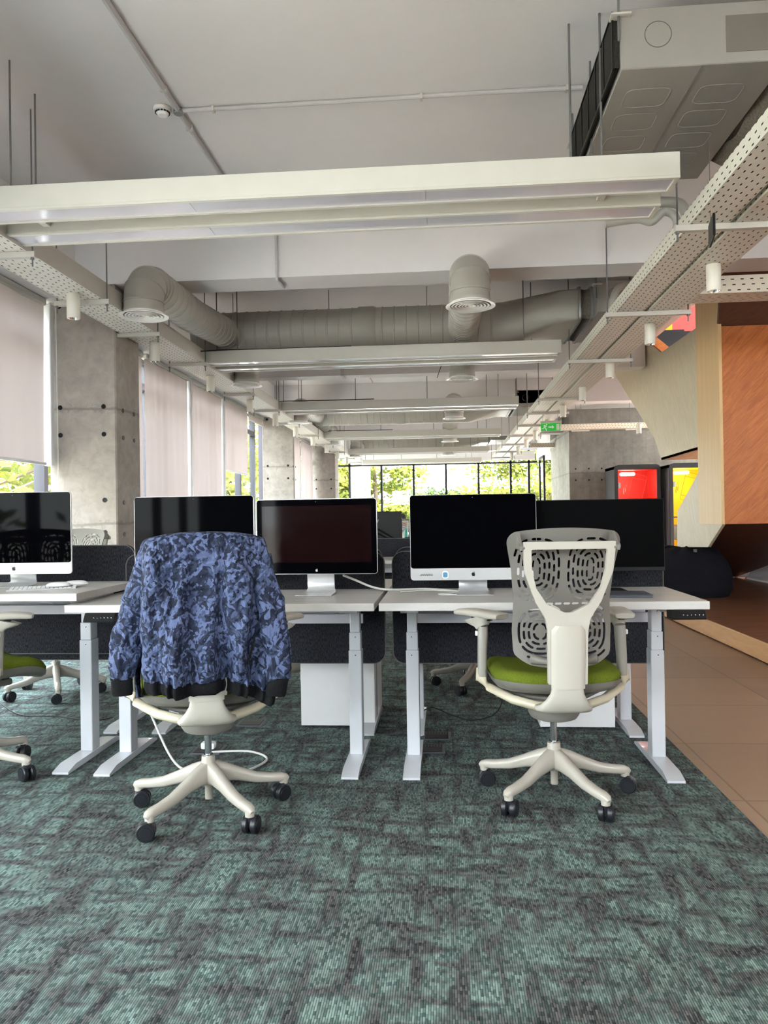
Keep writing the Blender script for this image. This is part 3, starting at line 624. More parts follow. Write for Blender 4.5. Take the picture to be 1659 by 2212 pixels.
t = thing('hanging_sign', 'thin dark edged sign plate hung under the right cable trays, seen edge on', 'sign', (1.455, 4.25, 2.66), R_(78))
MB().box(-0.10, 0.10, -0.006, 0.006, -0.06, 0.06, 0.002, 1).build('sign_plate', 'black', t)
MB().box(-0.094, 0.094, -0.0075, -0.0055, -0.054, 0.054).build('sign_face', 'trim', t, smooth=False)
MB().cyl((0.05, 0, 0.06), (0.05, 0, 0.5), 0.0015, n=5).build('hanging_wire', 'rod', t)
t = thing('wall_sign', 'small white lit sign beside the maple veneer strip', 'sign', (3.95, 12.0, 1.88))
MB().box(-0.05, 0.05, -0.012, 0.012, -0.07, 0.07, 0.004, 1).build('sign_plate', 'signw', t)
MB().lathe([(0.08, 0.12), (0.08, 0.1), (0.02, 0.08), (0.02, 0.07)], n=16).build('sign_mount', 'strut', t)

# ------------------------------------------------------------------ ducts
def spiral_section(m, p0, p1, r, pitch=0.115, n=36, rib=0.006):
    p0, p1 = Vector(p0), Vector(p1); L = (p1-p0).length; d = (p1-p0)/L; secs = []; s_ = 0.0; k = max(2, int(L/pitch)); st = L/k
    for i in range(k):
        for (f, rr) in ((0.0, r), (0.42, r), (0.46, r+rib), (0.54, r+rib), (0.58, r)):
            secs.append((p0+d*(i+f)*st, rr, rr))
    secs.append((p1, r, r)); m.sweep(secs, n=n); return m
def grille(parent, c, r=0.19):
    m = MB(); c = Vector(c); 
    m.lathe([(r*0.80, 0.03), (r*0.82, 0.006), (r, 0.0), (r, 0.005), (r*0.8, 0.02)], c, 40)
    k = 0
    for rr in (0.70, 0.56, 0.42, 0.29, 0.17):
        q = r*rr; m.lathe([(q, 0.004), (q+0.010, 0.000), (q+0.012, 0.003), (q-0.010, 0.030), (q-0.013, 0.029), (q, 0.004)], c, 36)
    m.lathe([(0.0, 0.004), (r*0.08, 0.006), (r*0.07, 0.03)], c, 20)
    m.box(c.x-r*0.8, c.x+r*0.8, c.y-0.003, c.y+0.003, c.z+0.018, c.z+0.03)
    g_ = m.build('diffuser_rings', 'rim', parent)
    MB().lathe([(r*0.80, 0.034), (0.0, 0.045)], c, 32).build('diffuser_throat', 'slotk', g_)
def branch(x, yd, ym, zc, label, zd=2.75, r=0.152, rise=0.10, x1=None):
    """round branch: diffuser facing down at yd, elbow, then along y to the main duct at ym"""
    x1 = x if x1 is None else x1
    t = thing('branch_duct', label, 'duct', (x, yd, zd), 0, 'branch ducts with round diffusers')
    s_ = 1 if ym > yd else -1; m = MB(); R1 = 0.19; H = zc-zd; segs = []
    m.sweep([((0, 0, 0.03), r, r), ((0, 0, 0.05), r+0.004, r+0.004), ((0, 0, 0.06), r, r), ((0, 0, max(0.065, H-R1)), r, r)], up=(0, 1, 0), n=36, caps=False)
    e = MB(); prev = None; angs = []
    for k in range(4):
        b_ = k*30.0; angs += [(b_-0.1 if k else 0.0, 0.0), (b_+0.1, 0.007), (b_+2.2, 0.007), (b_+2.4, 0.0)] if k < 3 else [(87.6, 0.0), (87.8, 0.007), (90.0, 0.007)]
        if k < 3: angs += [(b_+12, 0.0), (b_+21, 0.0)]
    for (ad, ex) in angs:
        a = R_(ad); b = Vector((0, -s_*math.cos(a), math.sin(a))); p = Vector((0, s_*(R1-R1*math.cos(a)), H-R1+R1*math.sin(a)))
        ring = e.ring(p, Vector((1, 0, 0)), b, r+ex, r+ex, 36)
        if prev: e.bridge(prev, ring)
        prev = ring
    e.build('elbow', 'duct', t); m.build('neck', 'duct', t)
    q = MB(); y2 = ym-yd; dx = x1-x
    spiral_section(q, (0, s_*R1, H), (dx*0.3, s_*R1+(y2-s_*R1)*0.45, H+0.01), r); q.build('straight_pipe', 'duct', t)
    q = MB(); spiral_section(q, (dx*0.3, s_*R1+(y2-s_*R1)*0.45, H+0.01), (dx, y2, H+rise), r); q.build('straight_pipe', 'duct', t)
    grille(t, (0, 0, 0)); return t
def main_duct(y, x0, x1, z, r, label):
    t = thing('main_duct', label, 'duct', ((x0+x1)/2, y, z), 0, 'large round supply ducts'); h = (x1-x0)/2
    m = MB(); spiral_section(m, (-h, 0, 0), (h*0.10, 0, 0), r, 0.125, 44); m.build('spiral_pipe', 'duct', t)
    m = MB(); m.sweep([((h*0.10, 0, 0), r+0.012, r+0.012), ((h*0.12, 0, 0), r+0.014, r+0.014), ((h*0.20, 0, 0), r+0.014, r+0.014), ((h*0.22, 0, 0), r, r)], n=44); m.build('coupling_sleeve', 'duct', t)
    m = MB(); spiral_section(m, (h*0.22, 0, 0), (h, 0, 0), r, 0.125, 44); m.build('spiral_pipe', 'duct', t)
    for fx in (-0.75, -0.1, 0.55): MB().cyl((h*fx, 0, r), (h*fx, 0, CEIL-z), 0.004, n=6).build('hanger_wire', 'rod', t)
    # transition to the rectangular collar
    m = MB(); A = m.ring(Vector((h, 0, 0)), Vector((0, 1, 0)), Vector((0, 0, 1)), r+0.004, r+0.004, 32); A2 = m.ring(Vector((h+0.06, 0, 0)), Vector((0, 1, 0)), Vector((0, 0, 1)), r+0.004, r+0.004, 32)
    B = m.ring(Vector((h+0.62, 0.12, 0.09)), Vector((0, 1, 0)), Vector((0, 0, 1)), 0.55, 0.165, 32, 12.0); C_ = m.ring(Vector((h+0.80, 0.12, 0.09)), Vector((0, 1, 0)), Vector((0, 0, 1)), 0.555, 0.17, 32, 12.0)
    m.bridge(A, A2); m.bridge(A2, B); m.bridge(B, C_); m.build('transition_piece', 'duct', t, ang=25)
    return t
def canvas_collar(parent, x0, x1, y, z, hy, hz):
    m = MB()
    def f(u, v):
        a = 2*PI*u; ct, st = math.cos(a), math.sin(a); ct = math.copysign(abs(ct)**0.2, ct); st = math.copysign(abs(st)**0.2, st)
        k = 1-0.16*math.sin(PI*v)-0.05*math.sin(PI*v)*math.sin(a*7+2*v)
        return Vector((x0+(x1-x0)*v, y+hy*ct*(k*0.3+0.7), z+hz*st*k+0.01*math.sin(a*11)*math.sin(PI*v)))
    m.grid(f, 56, 8, wrapu=True); m.build('flexible_canvas_collar', 'canvas', parent, ang=60)
    for xx in (x0, x1): MB().sweep([((xx-0.012, y, z), hy+0.012, hz+0.012), ((xx+0.012, y, z), hy+0.012, hz+0.012)], n=32, pw=12).build('collar_flange', 'steel', parent)
def ac_unit(x0, x1, y0, y1, z0, z1, label, filt=False, extra=True):
    t = thing('air_handling_unit', label, 'air conditioner', ((x0+x1)/2, (y0+y1)/2, z0), 0, 'ceiling air handling units'); hx, hy, H = (x1-x0)/2, (y1-y0)/2, z1-z0
    MB().box(-hx, hx, -hy, hy, 0.0, H, 0.004, 1).build('casing', 'steel_p', t)
    for (cx, w_) in ((-hx*0.52, hx*0.36), (hx*0.42, hx*0.36)):
        for k in range(4):
            cy0 = -hy+0.16+k*(2*hy-0.3)/4+0.1; hw, hh = w_*0.8, (2*hy-0.3)/4*0.36
            pts = [Vector((cx+hw*math.copysign(abs(math.cos(a))**0.4, math.cos(a)), cy0+hh*math.copysign(abs(math.sin(a))**0.4, math.sin(a)), -0.001)) for a in [i*2*PI/24 for i in range(25)]]
            if filt: m = MB(); m.sweep([(p, 0.004, 0.002) for p in pts], n=6, caps=False); m.build('pressed_rib', 'steel_p', t)
    MB().box(-0.008, 0.008, -hy, hy, -0.003, 0.001).build('bottom_seam', 'steel', t)
    # front face: knock-out circle, label
    MB().lathe([(0.058, 0.0), (0.060, 0.002), (0.062, 0.0)], (0, 0, 0), 32).build('knockout_ring', 'trim', t, loc=(-hx+0.17, -hy-0.0005, H*0.55), rot=(R_(90), 0, 0))
    MB().box(hx*0.28, hx*0.85, -hy-0.003, -hy+0.001, H*0.18, H*0.78).build('label_plate', 'filt_l', t, smooth=False)
    if filt:
        MB().box(-hx-0.03, -hx-0.002, -hy+0.02, hy-0.02, 0.02, H-0.01).build('filter_screen', 'filt', t, smooth=False)
        m = MB()
        for k in range(7): yy = -hy+0.02+k*(2*hy-0.04)/6; m.box(-hx-0.036, -hx-0.028, yy-0.006, yy+0.006, 0.01, H)
        m.box(-hx-0.036, -hx-0.028, -hy+0.02, hy-0.02, H*0.98, H); m.box(-hx-0.036, -hx-0.028, -hy+0.02, hy-0.02, 0.005, 0.02); m.build('filter_frame', 'black', t, smooth=False)
    for (sx, sy) in ((-1, -1), (1, -1), (-1, 1), (1, 1)):
        b = MB().box(sx*(hx+0.0)-0.045, sx*(hx+0.0)+0.045, sy*hy-0.03, sy*hy+0.03, H*0.86, H*0.89).build('hanger_bracket', 'strut', t, smooth=False)
        MB().cyl((sx*(hx+0.01), sy*(hy+0.012), H*0.45), (sx*(hx+0.01), sy*(hy+0.012), CEIL-z0), 0.006, n=6).build('threaded_rod', 'rod', b)
    return t
M['steel_p'] = plain('galvanised_sheet', (156, 153, 147), 0.42, 0.25); M['filt_l'] = plain('grey_label', (112, 106, 98), 0.6)
a1 = ac_unit(0.845, 1.585, 3.62, 4.86, 3.2, 3.48, 'nearest ceiling air handling unit with dark filter side, top right of the photo', True)
tg = MB()
def fbag(u, v):
    a = 2*PI*u; return Vector((1.60+0.55*v, 4.28+(0.52+0.10*math.sin(PI*v)+0.03*math.sin(a*5+v*4))*math.cos(a), 3.33-0.05*v+(0.13+0.09*math.sin(PI*v)+0.02*math.sin(a*7))*math.sin(a)))
tg.grid(fbag, 48, 10, wrapu=True); cv = tg.build('canvas_duct', 'canvas', ang=70); tag(cv, 'dark flexible canvas duct beside the nearest air handling unit', 'duct')
a2 = ac_unit(1.53, 2.25, 7.70, 9.05, 3.13, 3.44, 'second ceiling air handling unit, joined by canvas to the large round duct')
d1 = main_duct(8.36, -2.72, 0.585, 3.19, 0.24, 'large round spiral duct above the second lamp')
canvas_collar(d1, 0.5*(0.585+2.72)+0.81, 0.5*(0.585+2.72)+0.93, 0.10, 0.09-0.0, 0.56, 0.17)
a3 = ac_unit(1.35, 2.2, 14.3, 15.6, 3.13, 3.44, 'third ceiling air handling unit further back on the right')
d2 = main_duct(14.95, -2.55, 0.45, 3.19, 0.24, 'second large round spiral duct, above the fourth lamp')
canvas_collar(d2, 1.5+0.81, 1.5+0.88, 0.1, 0.09, 0.55, 0.17)
a4 = ac_unit(1.25, 2.1, 20.5, 21.8, 3.13, 3.44, 'farthest ceiling air handling unit near the far glass wall')
d3 = main_duct(21.4, -2.55, 0.4, 3.19, 0.24, 'farthest large round duct near the glass wall')
branch(-2.335, 5.87, 8.2, 3.045, 'round branch duct with diffuser on the left, nearest the camera', x1=-2.30)
branch(0.222, 5.92, 8.2, 3.045, 'round branch duct with diffuser in the middle, seen end on above the second lamp')
branch(-2.36, 9.10, 8.5, 3.05, 'left diffuser stub just behind the second lamp', rise=0.05)
branch(0.23, 9.12, 8.5, 3.05, 'middle diffuser stub just behind the second lamp', rise=0.05)
branch(-2.44, 12.85, 14.8, 3.045, 'left diffuser behind the third lamp'); branch(0.18, 12.75, 14.8, 3.045, 'middle diffuser behind the third lamp')
branch(-2.48, 17.0, 15.1, 3.045, 'left diffuser behind the fourth lamp'); branch(0.14, 16.7, 15.1, 3.045, 'middle diffuser behind the fourth lamp')
branch(-2.35, 20.4, 21.3, 3.045, 'left diffuser near the far windows', rise=0.05); branch(0.12, 20.4, 21.3, 3.045, 'middle diffuser near the far windows', rise=0.05)
# insulated pipes beside the near AC unit
def bent(m, pts, r):
    P = [Vector(p) for p in pts]; out = []
    for i in range(len(P)-1):
        p0, p1, p2, p3 = P[max(i-1, 0)], P[i], P[i+1], P[min(i+2, len(P)-1)]
        for k in range(6): t = k/6; out.append(0.5*((2*p1)+(p2-p0)*t+(2*p0-5*p1+4*p2-p3)*t*t+(3*p1-p0-3*p2+p3)*t*t*t))
    out.append(P[-1]); m.sweep([(p, r, r) for p in out], up=(0, 1, 0), n=16)
for k, (pts, r, l) in enumerate((([(1.05, 5.0, 3.0), (1.25, 5.0, 3.02), (1.34, 5.0, 3.0), (1.42, 5.0, 3.06), (1.49, 5.0, 3.02), (1.50, 5.0, 2.93), (1.50, 5.0, 2.81)], 0.026, 'thinner lagged coolant pipe beside the near air handling unit, dropping into the tray'), ([(1.30, 5.1, 3.16), (1.44, 5.1, 3.16), (1.55, 5.1, 3.14), (1.60, 5.1, 3.04), (1.60, 5.1, 2.92), (1.60, 5.1, 2.81)], 0.034, 'thicker lagged coolant pipe beside the near air handling unit, bending into the tray'), ([(1.9, 7.5, 3.3), (1.72, 7.5, 3.32), (1.64, 7.5, 3.2), (1.60, 7.5, 3.0), (1.6, 7.5, 2.88)], 0.035, 'lagged pipe beside the second air handling unit'))):
    m = MB(); bent(m, pts, r); tag(m.build('insulated_pipe', 'duct', ang=80), l, 'pipe')

# conduits, smoke detectors
m = MB(); zc = CEIL-0.014
m.tube([(-1.575, -1.0, zc), (-1.575, 4.55, zc), (-1.575, 6.41, zc), ], 0.017, 10)
c = m.build('ceiling_conduit', 'cond'); tag(c, 'grey conduit pipe running along the ceiling towards the back', 'conduit', 'ceiling conduits')
for y in (1.0, 2.6, 4.3, 4.75, 6.0): MB().box(-1.597, -1.553, y-0.01, y+0.01, zc-0.02, zc+0.013).build('conduit_clip', 'strut', c)
m = MB(); m.tube([(-1.55, 4.55, zc), (-0.9, 4.55, zc), (0.25, 4.55, zc+0.004), (0.84, 4.55, zc)], 0.014, 10)
c = m.build('ceiling_conduit', 'cond'); tag(c, 'grey conduit pipe crossing the ceiling sideways to the air handling unit', 'conduit', 'ceiling conduits')
for x in (-1.36, -0.1, 0.75): MB().box(x-0.008, x+0.008, 4.53, 4.57, zc-0.018, zc+0.013).build('conduit_clip', 'strut', c)
m = MB(); m.tube([(-1.39, 6.42, CEIL), (-1.39, 6.42, 3.22), (-1.39, 6.44, 3.185), (-1.38, 6.68, 3.185)], 0.012, 10); tag(m.build('ceiling_conduit', 'cond'), 'conduit pipe dropping down the first cross beam', 'conduit', 'ceiling conduits')
m = MB(); m.tube([(-1.33, 6.85, zc), (-1.33, 7.6, zc)], 0.012, 8); m.tube([(-1.33, 7.6, zc), (0.0, 7.6, zc)], 0.011, 8); tag(m.build('ceiling_conduit', 'cond'), 'conduit pipe on the ceiling behind the first cross beam', 'conduit', 'ceiling conduits')
m = MB(); m.tube([(-1.45, 11.0, 3.6), (-1.45, 11.0, 3.19), (-1.44, 11.2, 3.185)], 0.013, 8); m.tube([(-1.3, 11.4, zc), (-1.3, 14.2, zc)], 0.013, 8); tag(m.build('ceiling_conduit', 'cond'), 'conduit pipe on the second cross beam and ceiling behind', 'conduit', 'ceiling conduits')
MB_j = MB().lathe([(0.0, 0), (0.028, 0), (0.032, 0.006), (0.03, 0.03)], (-1.575, 4.55, CEIL-0.034), 20).build('junction_box', 'steel'); tag(MB_j, 'round open junction box where the ceiling conduits meet', 'junction box')
def smoke(loc, label):
    t = thing('smoke_detector', label, 'smoke detector', loc)
    MB().lathe([(0.0, 0), (0.052, 0), (0.055, -0.008), (0.05, -0.022), (0.046, -0.024)], n=28).build('detector_base', 'rim', t)
    MB().lathe([(0.044, -0.022), (0.038, -0.034), (0.032, -0.044), (0.026, -0.050), (0.0, -0.052)], n=28).build('detector_head', 'white', t)
    m = MB()
    for k in range(14):
        a = k*2*PI/14; m.obox((0.0405*math.cos(a), 0.0405*math.sin(a), -0.031), (-math.sin(a), math.cos(a), 0), (math.cos(a), math.sin(a), 0), (0, 0, 1), 0.007, 0.003, 0.004)
    m.build('vent_slots', 'slotk', t)
smoke((-1.668, 4.53, CEIL), 'white smoke detector on the ceiling beside the conduit junction'); smoke((-1.46, 7.52, CEIL), 'white smoke detector on the ceiling behind the first cross beam')
tag(MB().lathe([(0.0, -0.034), (0.006, -0.034), (0.006, 0), (0.012, 0)], (0.325, 3.66, CEIL), 8).build('ceiling_bolt', 'rod'), 'small bolt sticking out of the bare ceiling', 'bolt')
for (a, b, l) in (((-2.60, 7.6, 2.93), (-2.35, 7.97, 2.94), 'second'), ((-2.62, 11.2, 2.93), (-2.45, 11.66, 2.95), 'third'), ((-2.62, 15.4, 2.93), (-2.45, 15.86, 2.95), 'fourth')):
    a, b = Vector(a), Vector(b); m = MB(); m.tube([a, a*0.6+b*0.4+Vector((0, 0, -0.05)), b, b+Vector((0.5, 0.03, 0.0)), b+Vector((1.4, 0.03, 0.0))], 0.007, 6); tag(m.build('lamp_cable', 'cable_k'), 'thin dark supply cable from the left tray to the %s lamp' % l, 'cable', 'lamp supply cables')
m = MB(); m.tube([(0.12, 10.6, CEIL), (0.11, 10.7, 3.5), (0.02, 10.8, 3.35), (-0.08, 10.9, 3.1)], 0.005, 6); tag(m.build('loose_cable', 'cable_k'), 'loose dark wire hanging from the ceiling behind the second lamp', 'cable')

# ------------------------------------------------------------------ desks
DW, DD = 1.372, 0.655
def slot_plate(m, cx, y, z, w, h):
    m.prism([(cx+(w/2-h/2)*sx+h/2*math.cos(a), y, z+h/2*math.sin(a)) for sx, rng in ((1, range(-3, 4)), (-1, range(3, 10))) for a in [k*PI/6 for k in rng]], (0, -0.001, 0))
def make_desk(H):
    """front edge along y=0, legs behind it; origin at the front left corner on the floor"""
    t = thing('standing_desk', '', 'desk')
    MB().box(0, DW, 0, DD, H-0.034, H, 0.0015, 1).build('desktop', 'desk', t)
    for x in (0.125, DW-0.125):
        f = MB(); yc = 0.375
        f.prism([(x-0.0375, 0.075, 0.002), (x-0.0375, 0.075, 0.012), (x-0.0375, 0.15, 0.030), (x-0.0375, 0.58, 0.030), (x-0.0375, 0.65, 0.012), (x-0.0375, 0.65, 0.002)], (0.075, 0, 0))
        g_ = f.build('foot', 'leg', t); 
        for (r0x, r0y, za, zb) in ((0.040, 0.030, 0.03, H-0.26), (0.0365, 0.0265, H-0.26, H-0.175), (0.033, 0.023, H-0.175, H-0.06)):
            m = MB(); m.box(x-r0y, x+r0y, yc-r0x, yc+r0x, za, zb, 0.003, 1); q = m.build('leg_column', 'leg', t)
            MB().cyl((x-0.003 if x < 0.5 else x+0.003, yc-r0x-0.0006, zb-0.022), (x-0.003 if x < 0.5 else x+0.003, yc-r0x+0.002, zb-0.022), 0.0028, n=8).build('screw', 'slotk', q)
        m = MB(); m.prism([(x-0.04, 0.08, H-0.036), (x-0.04, 0.12, H-0.058), (x-0.04, 0.57, H-0.058), (x-0.04, 0.60, H-0.036)], (0.08, 0, 0)); m.build('leg_bracket', 'leg', t)
    m = MB(); m.box(0.16, DW-0.16, 0.33, 0.36, H-0.075, H-0.036).box(0.16, DW-0.16, 0.42, 0.45, H-0.075, H-0.036); m.build('cross_rail', 'leg', t)
    m = MB(); m.box(0.13, DW-0.13, 0.52, 0.524, H-0.125, H-0.038).box(0.13, DW-0.13, 0.505, 0.524, H-0.128, H-0.124).box(0.13, DW-0.13, 0.52, 0.63, H-0.128, H-0.125).box(0.10, DW-0.10, 0.47, 0.49, H-0.150, H-0.105); w_ = m.build('cable_basket', 'trayw', t, smooth=False)
    for sx in (0.42, 0.60, 0.78, 0.96):
        m = MB(); slot_plate(m, sx, 0.5195, H-0.07, 0.075, 0.014); m.build('basket_slot', 'slotk', w_, smooth=False)
    return t
def keypad(parent, x, H):
    k = MB(); k.prism([(x-0.068, -0.004, H-0.035), (x-0.068, -0.024, H-0.066), (x-0.068, -0.022, H-0.073), (x-0.068, 0.06, H-0.073), (x-0.068, 0.06, H-0.035)], (0.136, 0, 0))
    o = k.build('height_keypad', 'black', parent)
    for j, ch in enumerate(('^', 'v', '1', '2', '3', 'S')):
        text_mesh(ch, 0.0125, 'keypad_symbol', 'keyw', o, (x-0.022+j*0.0158, -0.0178, H-0.0555), (R_(123), 0, 0), 0.0002)
def panel(parent, H, x0, x1, y, label=None, th=0.022, below=0.385, above=0.19):
    n = 8; r = 0.06; zt, zb = H+above, H-below; pts = []
    for (cx, cz, a0) in ((x1-r, zt-r, 0), (x0+r, zt-r, 90), (x0+r, zb+r, 180), (x1-r, zb+r, 270)):
        for k in range(n+1): a = R_(a0+90*k/n); pts.append((cx+r*math.cos(a), y, cz+r*math.sin(a)))
    o = MB().prism(pts, (0, th, 0)).build('panel_board', 'fabric', parent, ang=30)
    m = MB(); N = len(pts)
    for yy in (y-0.001, y+th-0.001):
        V = []
        for k in range(N):
            p = Vector(pts[k]); q = Vector(pts[(k+1) % N]); pr = Vector(pts[k-1]); tn = (q-pr).normalized(); nn = Vector((tn.z, 0, -tn.x))
            V.append([m.bm.verts.new(Vector((p.x, yy, p.z))+nn*a+Vector((0, b, 0))) for a, b in ((0.0015, 0), (0.0015, 0.002), (-0.0025, 0.002), (-0.0025, 0))])
        for k in range(N):
            for j in range(4): m.bm.faces.new((V[k][j], V[(k+1) % N][j], V[(k+1) % N][(j+1) % 4], V[k][(j+1) % 4]))
    m.build('edge_piping', 'trim', o)
    return o
def privacy(x0, x1, y, H, label, back=False):
    t = thing('privacy_panel', label, 'desk divider', ((x0+x1)/2, y, 0), 0, 'charcoal desk dividers'); h = (x1-x0)/2
    panel(t, H, -h, h, 0.0); return t
YD = 3.27
proto = {}
def desk(x, y, H, label, kp=None, flip=False, group='white height adjustable desks'):
    if H not in proto: proto[H] = make_desk(H); t = proto[H]
    else: t = copy_tree(proto[H])
    t.location = (x, y, 0); t.rotation_euler = (0, 0, PI if flip else 0); t['label'] = label; t['group'] = group
    return t
keys = []
d = desk(-1.680, YD, 0.78, 'white standing desk behind the jacket-draped chair'); keys.append((d, 0.165, 0.78))
dR_ = desk(-0.287, YD, 0.78, 'white standing desk behind the bare mesh-back chair'); keys.append((dR_, DW-0.09, 0.78))
d = desk(-3.005, YD+0.02, 0.83, 'taller white standing desk at the left edge, with keyboard and mice')
d = desk(1.085, 4.665, 0.77, 'white desk facing the far side behind the mesh-back chair desk', flip=True)
d = desk(-0.300, 4.665, 0.77, 'white desk facing the far side behind the jacket chair desk', flip=True)
d = desk(-1.690, 4.665, 0.77, 'white desk facing the far side behind the left desk', flip=True)
d = desk(-1.690, 7.33, 0.73, 'white desk of the second desk group on the left'); d = desk(-0.30, 7.33, 0.73, 'white desk of the second desk group in the middle')
d = desk(1.085, 8.75, 0.73, 'rear white desk of the second desk group on the right', flip=True); d = desk(-0.30, 8.75, 0.73, 'rear white desk of the second desk group on the left', flip=True)
for (dd, x, H) in keys: keypad(dd, x, H)
privacy(-1.685, -0.315, 3.945, 0.78, 'charcoal fabric divider behind the maroon-looking monitor'); privacy(-0.275, 1.085, 3.945, 0.78, 'charcoal fabric divider behind the monitor with stickers')
privacy(-3.00, -1.64, 3.955, 0.83, 'charcoal fabric divider behind the leftmost computer')
privacy(-1.68, -0.325, 3.980, 0.80, 'second charcoal divider right behind the middle left one'); privacy(-0.262, 1.09, 3.980, 0.80, 'second charcoal divider right behind the middle right one'); privacy(-3.0, -1.66, 3.99, 0.79, 'second charcoal divider right behind the leftmost one')
privacy(-1.68, 1.08, 8.02, 0.73, 'far charcoal divider of the second desk group, seen in the gap between the monitors')

# pedestals
def pedestal(x0, x1, y0, y1, label):
    t = thing('drawer_pedestal', label, 'cabinet', ((x0+x1)/2, (y0+y1)/2, 0), 0, 'white drawer pedestals'); hx, hy = (x1-x0)/2, (y1-y0)/2
    MB().box(-hx, hx, -hy, hy, 0.012, 0.60, 0.002, 1).build('cabinet_body', 'leg_m', t)
    for k, (a, b) in enumerate(((0.02, 0.29), (0.295, 0.44), (0.445, 0.59))):
        dd = MB().box(-hx+0.003, hx-0.003, hy+0.001, hy+0.018, a, b, 0.002, 1).build('drawer', 'leg_m', t); MB().box(-0.06, 0.06, hy+0.018, hy+0.03, b-0.04, b-0.03, 0.002, 1).build('drawer_handle', 'steel', dd)
    for sx in (-1, 1):
        for sy in (-1, 1): MB().cyl((sx*(hx-0.04), sy*(hy-0.05), 0), (sx*(hx-0.04), sy*(hy-0.05), 0.02), 0.015, n=10).build('caster', 'rubber', t)
M['leg_m'] = plain('white_melamine', (226, 224, 226), 0.45)
pedestal(-0.802, -0.395, 4.17, 4.62, 'white drawer cabinet between the two front chairs, under the rear desk'); pedestal(0.492, 0.885, 4.17, 4.62, 'white drawer cabinet behind the mesh-back chair')

# ------------------------------------------------------------------ task chairs (local: faces +y, back at -y, origin on the floor under the gas lift)
BW, BH = 0.225, 0.545
def capsules():
    """slot pattern of the back shell: dashes on nested rings, (u,v) metres, v up from the shell bottom"""
    caps = []
    def ring_dashes(cx, cy, a, b, pw, dash, gap, r, ph=0.0, ok=None):
        P = [];
        for i in range(241):
            t = 2*PI*i/240+ph; c, s_ = math.cos(t), math.sin(t)
            P.append((cx+a*math.copysign(abs(c)**(2/pw), c), cy+b*math.copysign(abs(s_)**(2/pw), s_)))
        cum = [0.0]
        for p, q in zip(P, P[1:]): cum.append(cum[-1]+math.hypot(q[0]-p[0], q[1]-p[1]))
        Ltot = cum[-1]; n = max(2, round(Ltot/(dash+gap))); per = Ltot/n
        for k in range(n):
            a0, a1 = k*per+gap/2+r, (k+1)*per-gap/2-r; pts = [p for p, c in zip(P, cum) if a0 <= c <= a1]
            if len(pts) < 2: continue
            mid = pts[len(pts)//2]
            if ok and not all(ok(p) for p in (pts[0], mid, pts[-1])): continue
            pts = pts[::4]+[pts[-1]]
            for p, q in zip(pts, pts[1:]): caps.append((p[0], p[1], q[0], q[1], r))
    for sx in (-1, 1):
        cx = sx*0.101
        okU = lambda p: abs(p[0]) > 0.018 and abs(p[0]) < hw(p[1])-0.020 and p[1] > 0.255 and p[1] < 0.505
        for j in range(5):
            ring_dashes(cx, 0.385, 0.083-0.0175*j, 0.118-0.0190*j, 3.0, 0.040-0.003*j, 0.0085, 0.0048 if j < 4 else 0.0040, ph=0.3+0.4*j, ok=okU)
        okL = lambda p: abs(p[0]) > 0.012 and abs(p[0]) < hw(p[1])-0.018 and p[1] > 0.035 and p[1] < 0.245
        for j in range(5):
            ring_dashes(sx*0.083, 0.143, 0.098-0.0185*j, 0.104-0.0185*j, 2.6, 0.120 if j == 1 else 0.044-0.003*j, 0.0085, 0.0048, ph=0.2+0.35*j, ok=okL)
    for u in (-0.085, -0.048, -0.016, 0.016, 0.048, 0.085): caps.append((u-0.009, 0.252, u+0.009, 0.252, 0.0045))
    return caps
def hw(v): # half width of the shell at height v
    return np.interp(v, [0.0, 0.05, 0.15, 0.26, 0.38, 0.48, BH], [0.150, 0.184, 0.188, 0.182, 0.192, 0.210, 0.222])
def shell_sdf(U, V):
    r = 0.045; hwv = hw(V); top = BH-0.02*(U/0.22)**2; bot = 0.002+0.03*(np.abs(U)/0.19)**2.2
    dx = np.abs(U)-hwv; dy = np.maximum(V-top, bot-V)
    qx, qy = dx+r, dy+r; d = np.hypot(np.maximum(qx, 0), np.maximum(qy, 0))+np.minimum(np.maximum(qx, qy), 0)-r
    F = -d
    for (ax, ay, bx, by, rr) in capsules():
        pax, pay, bax, bay = U-ax, V-ay, bx-ax, by-ay; h = np.clip((pax*bax+pay*bay)/(bax*bax+bay*bay+1e-12), 0, 1)
        F = np.minimum(F, np.hypot(pax-bax*h, pay-bay*h)-rr)
    return F
def back_y(v): # centre line of the back: lumbar bulge forward, then leaning back
    return float(np.interp(v, [0, 0.12, 0.28, 0.42, 0.56], [-0.212, -0.205, -0.222, -0.258, -0.305]))
ZB0 = 0.562
def shell_map(u, v, t): return (u, back_y(v)+0.75*u*u - t, ZB0+v*0.985)
back_me = sdf_sheet(shell_sdf, -0.24, 0.24, -0.01, 0.56, 0.0034, shell_map, 0.007)
def yframe_sdf(U, V):
    # V measured from chair height 0.52 upward
    out_h = np.interp(V, [0.0, 0.20, 0.245, 0.31, 0.42, 0.50, 0.532], [0.072, 0.074, 0.082, 0.120, 0.160, 0.165, 0.166])
    d = np.maximum(np.abs(U)-out_h, np.maximum(V-0.530, -V))
    in_h = np.interp(V, [0.262, 0.30, 0.36, 0.43, 0.50, 0.502], [0.0, 0.078, 0.118, 0.134, 0.137, 0.137])
    di = np.maximum(np.abs(U)-in_h, np.maximum(V-0.502, 0.268-V))
    return np.minimum(-d, di)
def yf_map(u, v, t):
    z = 0.52+v; yy = float(np.interp(v, [0.0, 0.12, 0.25, 0.40, 0.53], [-0.278, -0.285, -0.298, -0.325, -0.352]))
    return (u, yy+0.25*u*u-t, z)
yf_me = sdf_sheet(yframe_sdf, -0.18, 0.18, -0.012, 0.545, 0.005, yf_map, 0.022)
